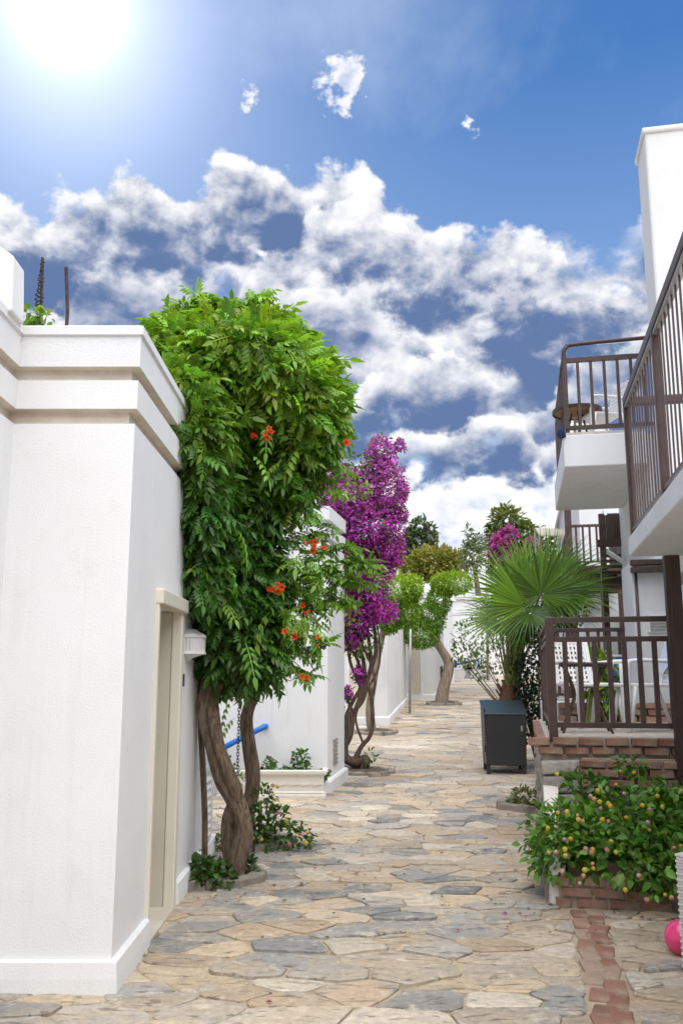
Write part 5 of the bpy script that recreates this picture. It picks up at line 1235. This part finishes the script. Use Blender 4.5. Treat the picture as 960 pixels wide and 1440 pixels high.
MB().tube(spline([(bb(1.85), B2Y + .05, zb1 + ht + .03), (B2X + .25, B2Y + .05, zb1 + ht), (B2X + .10, B2Y + .05, zb1 + ht - .035), (B2X + .055, B2Y + .05, zb1 + ht - .13), (B2X + .05, B2Y + .05, zb1 + hh - .2)], 5), .028, 8).obj('top_rail', 'brown', r2, smooth=True)
MB().tube([(B2X + .06, B2Y + .06, zb1 + hh), (B2X + .06, B2Y + 3.0, zb1 + hh)], .026, 8).obj('top_rail', 'brown', r2, smooth=True)
me2 = MB().box(-.018, .018, -.018, .018, 0, hh - .2).mesh('baluster', 'brown')
for k in range(6): link('baluster', me2, r2, (B2X + .06 + (k + 1) * .165, B2Y + .05, zb1 + .1))
for k in range(20): link('baluster', me2, r2, (B2X + .06, B2Y + .05 + (k + 1) * .145, zb1 + .1))
MB().bar((B2X + .06, B2Y, zb1 + .1), (B2X + .06, B2Y + 3.0, zb1 + .1), .04, .04).obj('rail', 'brown', r2)
MB().box(B2X + .10, bb(1.4), B2Y + .045, B2Y + .055, zb1 + hh - .05, zb1 + ht - .02).obj('glass_panel', 'glass', r2)
# blue cloth bundle on the corner of the second balcony
q = LP(B2Y - .02, .45, zb1); V, Fc = lathe([(0, -.02), (.035, 0), (.05, .04), (.04, .1), (.015, .14), (0, .14)], (q.x, q.y, q.z - .03), 10)
V = [(x + random.gauss(0, .012), y + random.gauss(0, .012), z) for x, y, z in V]; obj('cloth_bundle', V, Fc, M['navy'], smooth=True, label='small blue cloth bundle hung on the upper balcony corner', cat='cloth')
q = LP(B2Y + .9, 1.02, zb1 + .03); chair('white lattice-backed chair on the upper balcony', tuple(q), PHI - 1.2)
tq = LP(B2Y + .85, .72, zb1 + .03); t2 = empty('round_table', tuple(tq), 'round wood-topped table on the upper balcony', 'table')
V, Fc = lathe([(0, .50), (.30, .50), (.32, .515), (.30, .53), (0, .53)], tq, 28); obj('table_top', V, Fc, 'wood', t2, smooth=False)
V, Fc = lathe([(.315, .49), (.335, .49), (.335, .54), (.315, .54), (.315, .49)], tq, 28); obj('rim', V, Fc, 'brown', t2)
for k in range(3): a = k * 2.1 + .4; MB().tube([(tq.x + .08 * math.cos(a), tq.y + .08 * math.sin(a), tq.z + .5), (tq.x + .22 * math.cos(a), tq.y + .22 * math.sin(a), tq.z)], .014, 6).obj('leg', 'brown', t2)

# far wing with timber landing and stair
wing = empty('white_wing', LP(13, 1.28, gz(20)), 'white rear wing behind the timber landing', 'building', rz=PHI)
MB().box(.0, 6, 0, 14, -.9, 6.3).obj('wall', 'plaster_far', wing); MB().box(-.08, 6, -.06, 14.1, 6.3, 6.45).obj('roof_edge', 'plaster_far', wing)
fr_ = MB().box(.55, 1.15, -.05, .03, 2.9, 4.9).obj('door', 'white', wing); MB().box(.62, 1.08, -.065, -.04, 3.3, 4.8).obj('pane', 'bin', fr_)
lz = P(830, 797, 17.6).z
lnd = empty('timber_landing', LP(10, .85, 0), 'dark brown timber landing with railing on tall posts', 'landing', rz=PHI)
MB().box(0, 1.25, 0, 3.1, lz - .16, lz).obj('deck', 'brownwood', lnd)
for k in range(4): MB().box(.02, 1.25, .15 + k * .75, .27 + k * .75, lz - .34, lz - .165).obj('joist', 'brownwood', lnd)
for (x, yy) in ((.62, .05), (.95, .08), (.05, 2.9)): MB().box(x - .055, x + .055, yy - .05, yy + .06, gz(18) - .1, lz - .15).obj('post', 'brown', lnd)
hl = P(830, 741, 17.6).z - lz
rail_run(lnd, (.02, .04), (1.2, .04), lz, hl, 8, bar=.04, top=.06, base=.08); rail_run(lnd, (.02, .04), (.02, 3.0), lz, hl, 16, bar=.04, top=.06, base=.08)
MB().box(-.06, .07, -.05, .08, gz(18) - .1, P(788, 650, 17.6).z).obj('post', 'brown', lnd)
stb = empty('timber_stair', LP(6.9, 1.2, 0), 'brown timber stair with a boarded upper screen beside the white wall', 'stair', rz=PHI)
zA, zB, zC = P(860, 765, 14.2).z, P(860, 722, 14.2).z, P(860, 757, 14.2).z
for k in range(9): MB().box(.02 + k * .062, .078 + k * .062, -.02, .015, zC, zB).obj('board', 'brownwood', stb)
MB().box(-.03, .06, -.05, .05, gz(14) - .1, zB + .02).obj('post', 'brown', stb)
MB().box(-.08, .62, -.07, .06, zA - .02, zC - .002).obj('beam', 'brown', stb)
for k in range(6): MB().box(.08, .8, .1 - k * .06 + .3, .32 - k * .06 + .3, zA - .12 - k * .1, zA - .09 - k * .1).obj('tread', 'brownwood', stb)
MB().bar((.02, .12, zA - .03), (.40, -.9, zA - .52), .04, .06).obj('stringer', 'plaster_cream', stb)
MB().box(.36, .44, -.98, -.88, gz(14) - .1, zA - .5).obj('post', 'brown', stb)
for k in range(5): MB().box(-.02, .62, .15 + k * .25, .23 + k * .25, zA - .62, zA - .52).obj('joist', 'brownwood', stb)
# far terrace rail behind the palm, awning
ft = empty('terrace_railing', LP(4.4, .2, 1.25), 'second brown railing behind the terrace planter', 'railing', rz=PHI)
rail_run(ft, (0, 0), (1.6, 0), 0, .95, 11, bar=.04, top=.06, base=.1); post(ft, 0, 0, -1.3, .97, .07); post(ft, 1.6, 0, -1.3, .97, .07)
MB().box(-.1, 2.2, -.05, 3, -1.4, -.02).obj('plinth', 'plaster_far', ft)
gl_ = LP(4.15, 1.12, 1.05); 
aw = empty('awning', tuple(P(775, 745, 24)), 'cream canvas awning on thin poles beyond the palm', 'awning')
a0, a1 = P(752, 742, 24), P(795, 744, 24); a2, a3 = P(795, 752, 23), P(758, 752, 23)
obj('canvas', [a0, a1, a2, a3, a0 + Vector((0, 0, -.04)), a1 + Vector((0, 0, -.04)), a2 + Vector((0, 0, -.04)), a3 + Vector((0, 0, -.04))], [(0, 1, 2, 3), (7, 6, 5, 4), (0, 4, 5, 1), (1, 5, 6, 2), (2, 6, 7, 3), (3, 7, 4, 0)], 'awning', aw)
for q in (a0, a3, a1): MB().tube([(q.x, q.y, gz(24) - .1), (q.x, q.y, q.z - .01)], .03, 6).obj('pole', 'steel', aw)
# blue storage box behind the terrace
q = P(866, 935, 12.0); sb = empty('storage_box', (q.x, q.y, 1.25), 'small blue storage box behind the terrace railing', 'box')
MB().box(q.x - .14, q.x + .14, 11.9, 12.15, 1.23, q.z + .10).obj('body', 'blue', sb, bevel=.012); MB().box(q.x - .155, q.x + .155, 11.885, 12.165, q.z + .10, q.z + .13).obj('lid', 'white', sb, bevel=.008)
# overhead wire between the vine and the climber
MB().tube(spline([P(395, 728, 11.79), P(440, 742, 12.4), P(475, 750, 13.4)], 5), .006, 5).obj('cable', 'black', label='thin black cable strung past the white wall to the purple climber', cat='cable')

# ------------------------------------------------------------------ wicker seat and pink ball at the right
random.seed(77)
wk = empty('wicker_chair', (1.85, 5.20, 0), 'white woven garden chair with wooden feet on the paving', 'chair', rz=-.85)
X0 = 0.; zt = P(955, 1200, 5.2).z
def weave(x0, x1, y0, y1, z0, z1, nm):
    f = MB().box(x0 + .012, x1 - .012, y0 + .012, y1 - .012, z0, z1).obj(nm, 'wicker', wk, bevel=.01)
    s = MB(); n = int((z1 - z0) / .016)
    for k in range(n):
        z = z0 + .008 + k * .016; q = .004 * (k % 2)
        s.box(x0 + q, x1 - q, y0 + q, y1 - q, z - .0065, z + .0065)
    s.obj('weave', 'wicker', f)
weave(X0, X0 + .07, 0, .5, .035, zt, 'arm_panel'); weave(X0 + .55, X0 + .62, 0, .5, .035, zt, 'arm_panel')
weave(X0 + .08, X0 + .54, 0.02, .42, .20, .36, 'seat'); weave(X0 + .08, X0 + .54, .43, .5, .20, zt + .2, 'back')
for sx in (X0 + .035, X0 + .585):
    for sy in (.04, .45): MB().box(sx - .03, sx + .03, sy - .03, sy + .03, 0.0, .04).obj('foot', 'wood', wk)
V, Fc = lathe([(.0001, 0)] + [(.098 * math.sin(math.pi * k / 20), .098 - .098 * math.cos(math.pi * k / 20)) for k in range(1, 20)] + [(.0001, .196)], (P(959, 1322, 5.5).x, 5.5, .008), 36)
bl = obj('pink_ball', V, Fc, 'pink', smooth=True, label='shiny pink ball lying behind the white woven chair', cat='ball')
scene.cycles.max_bounces = 8; scene.cycles.transparent_max_bounces = 8
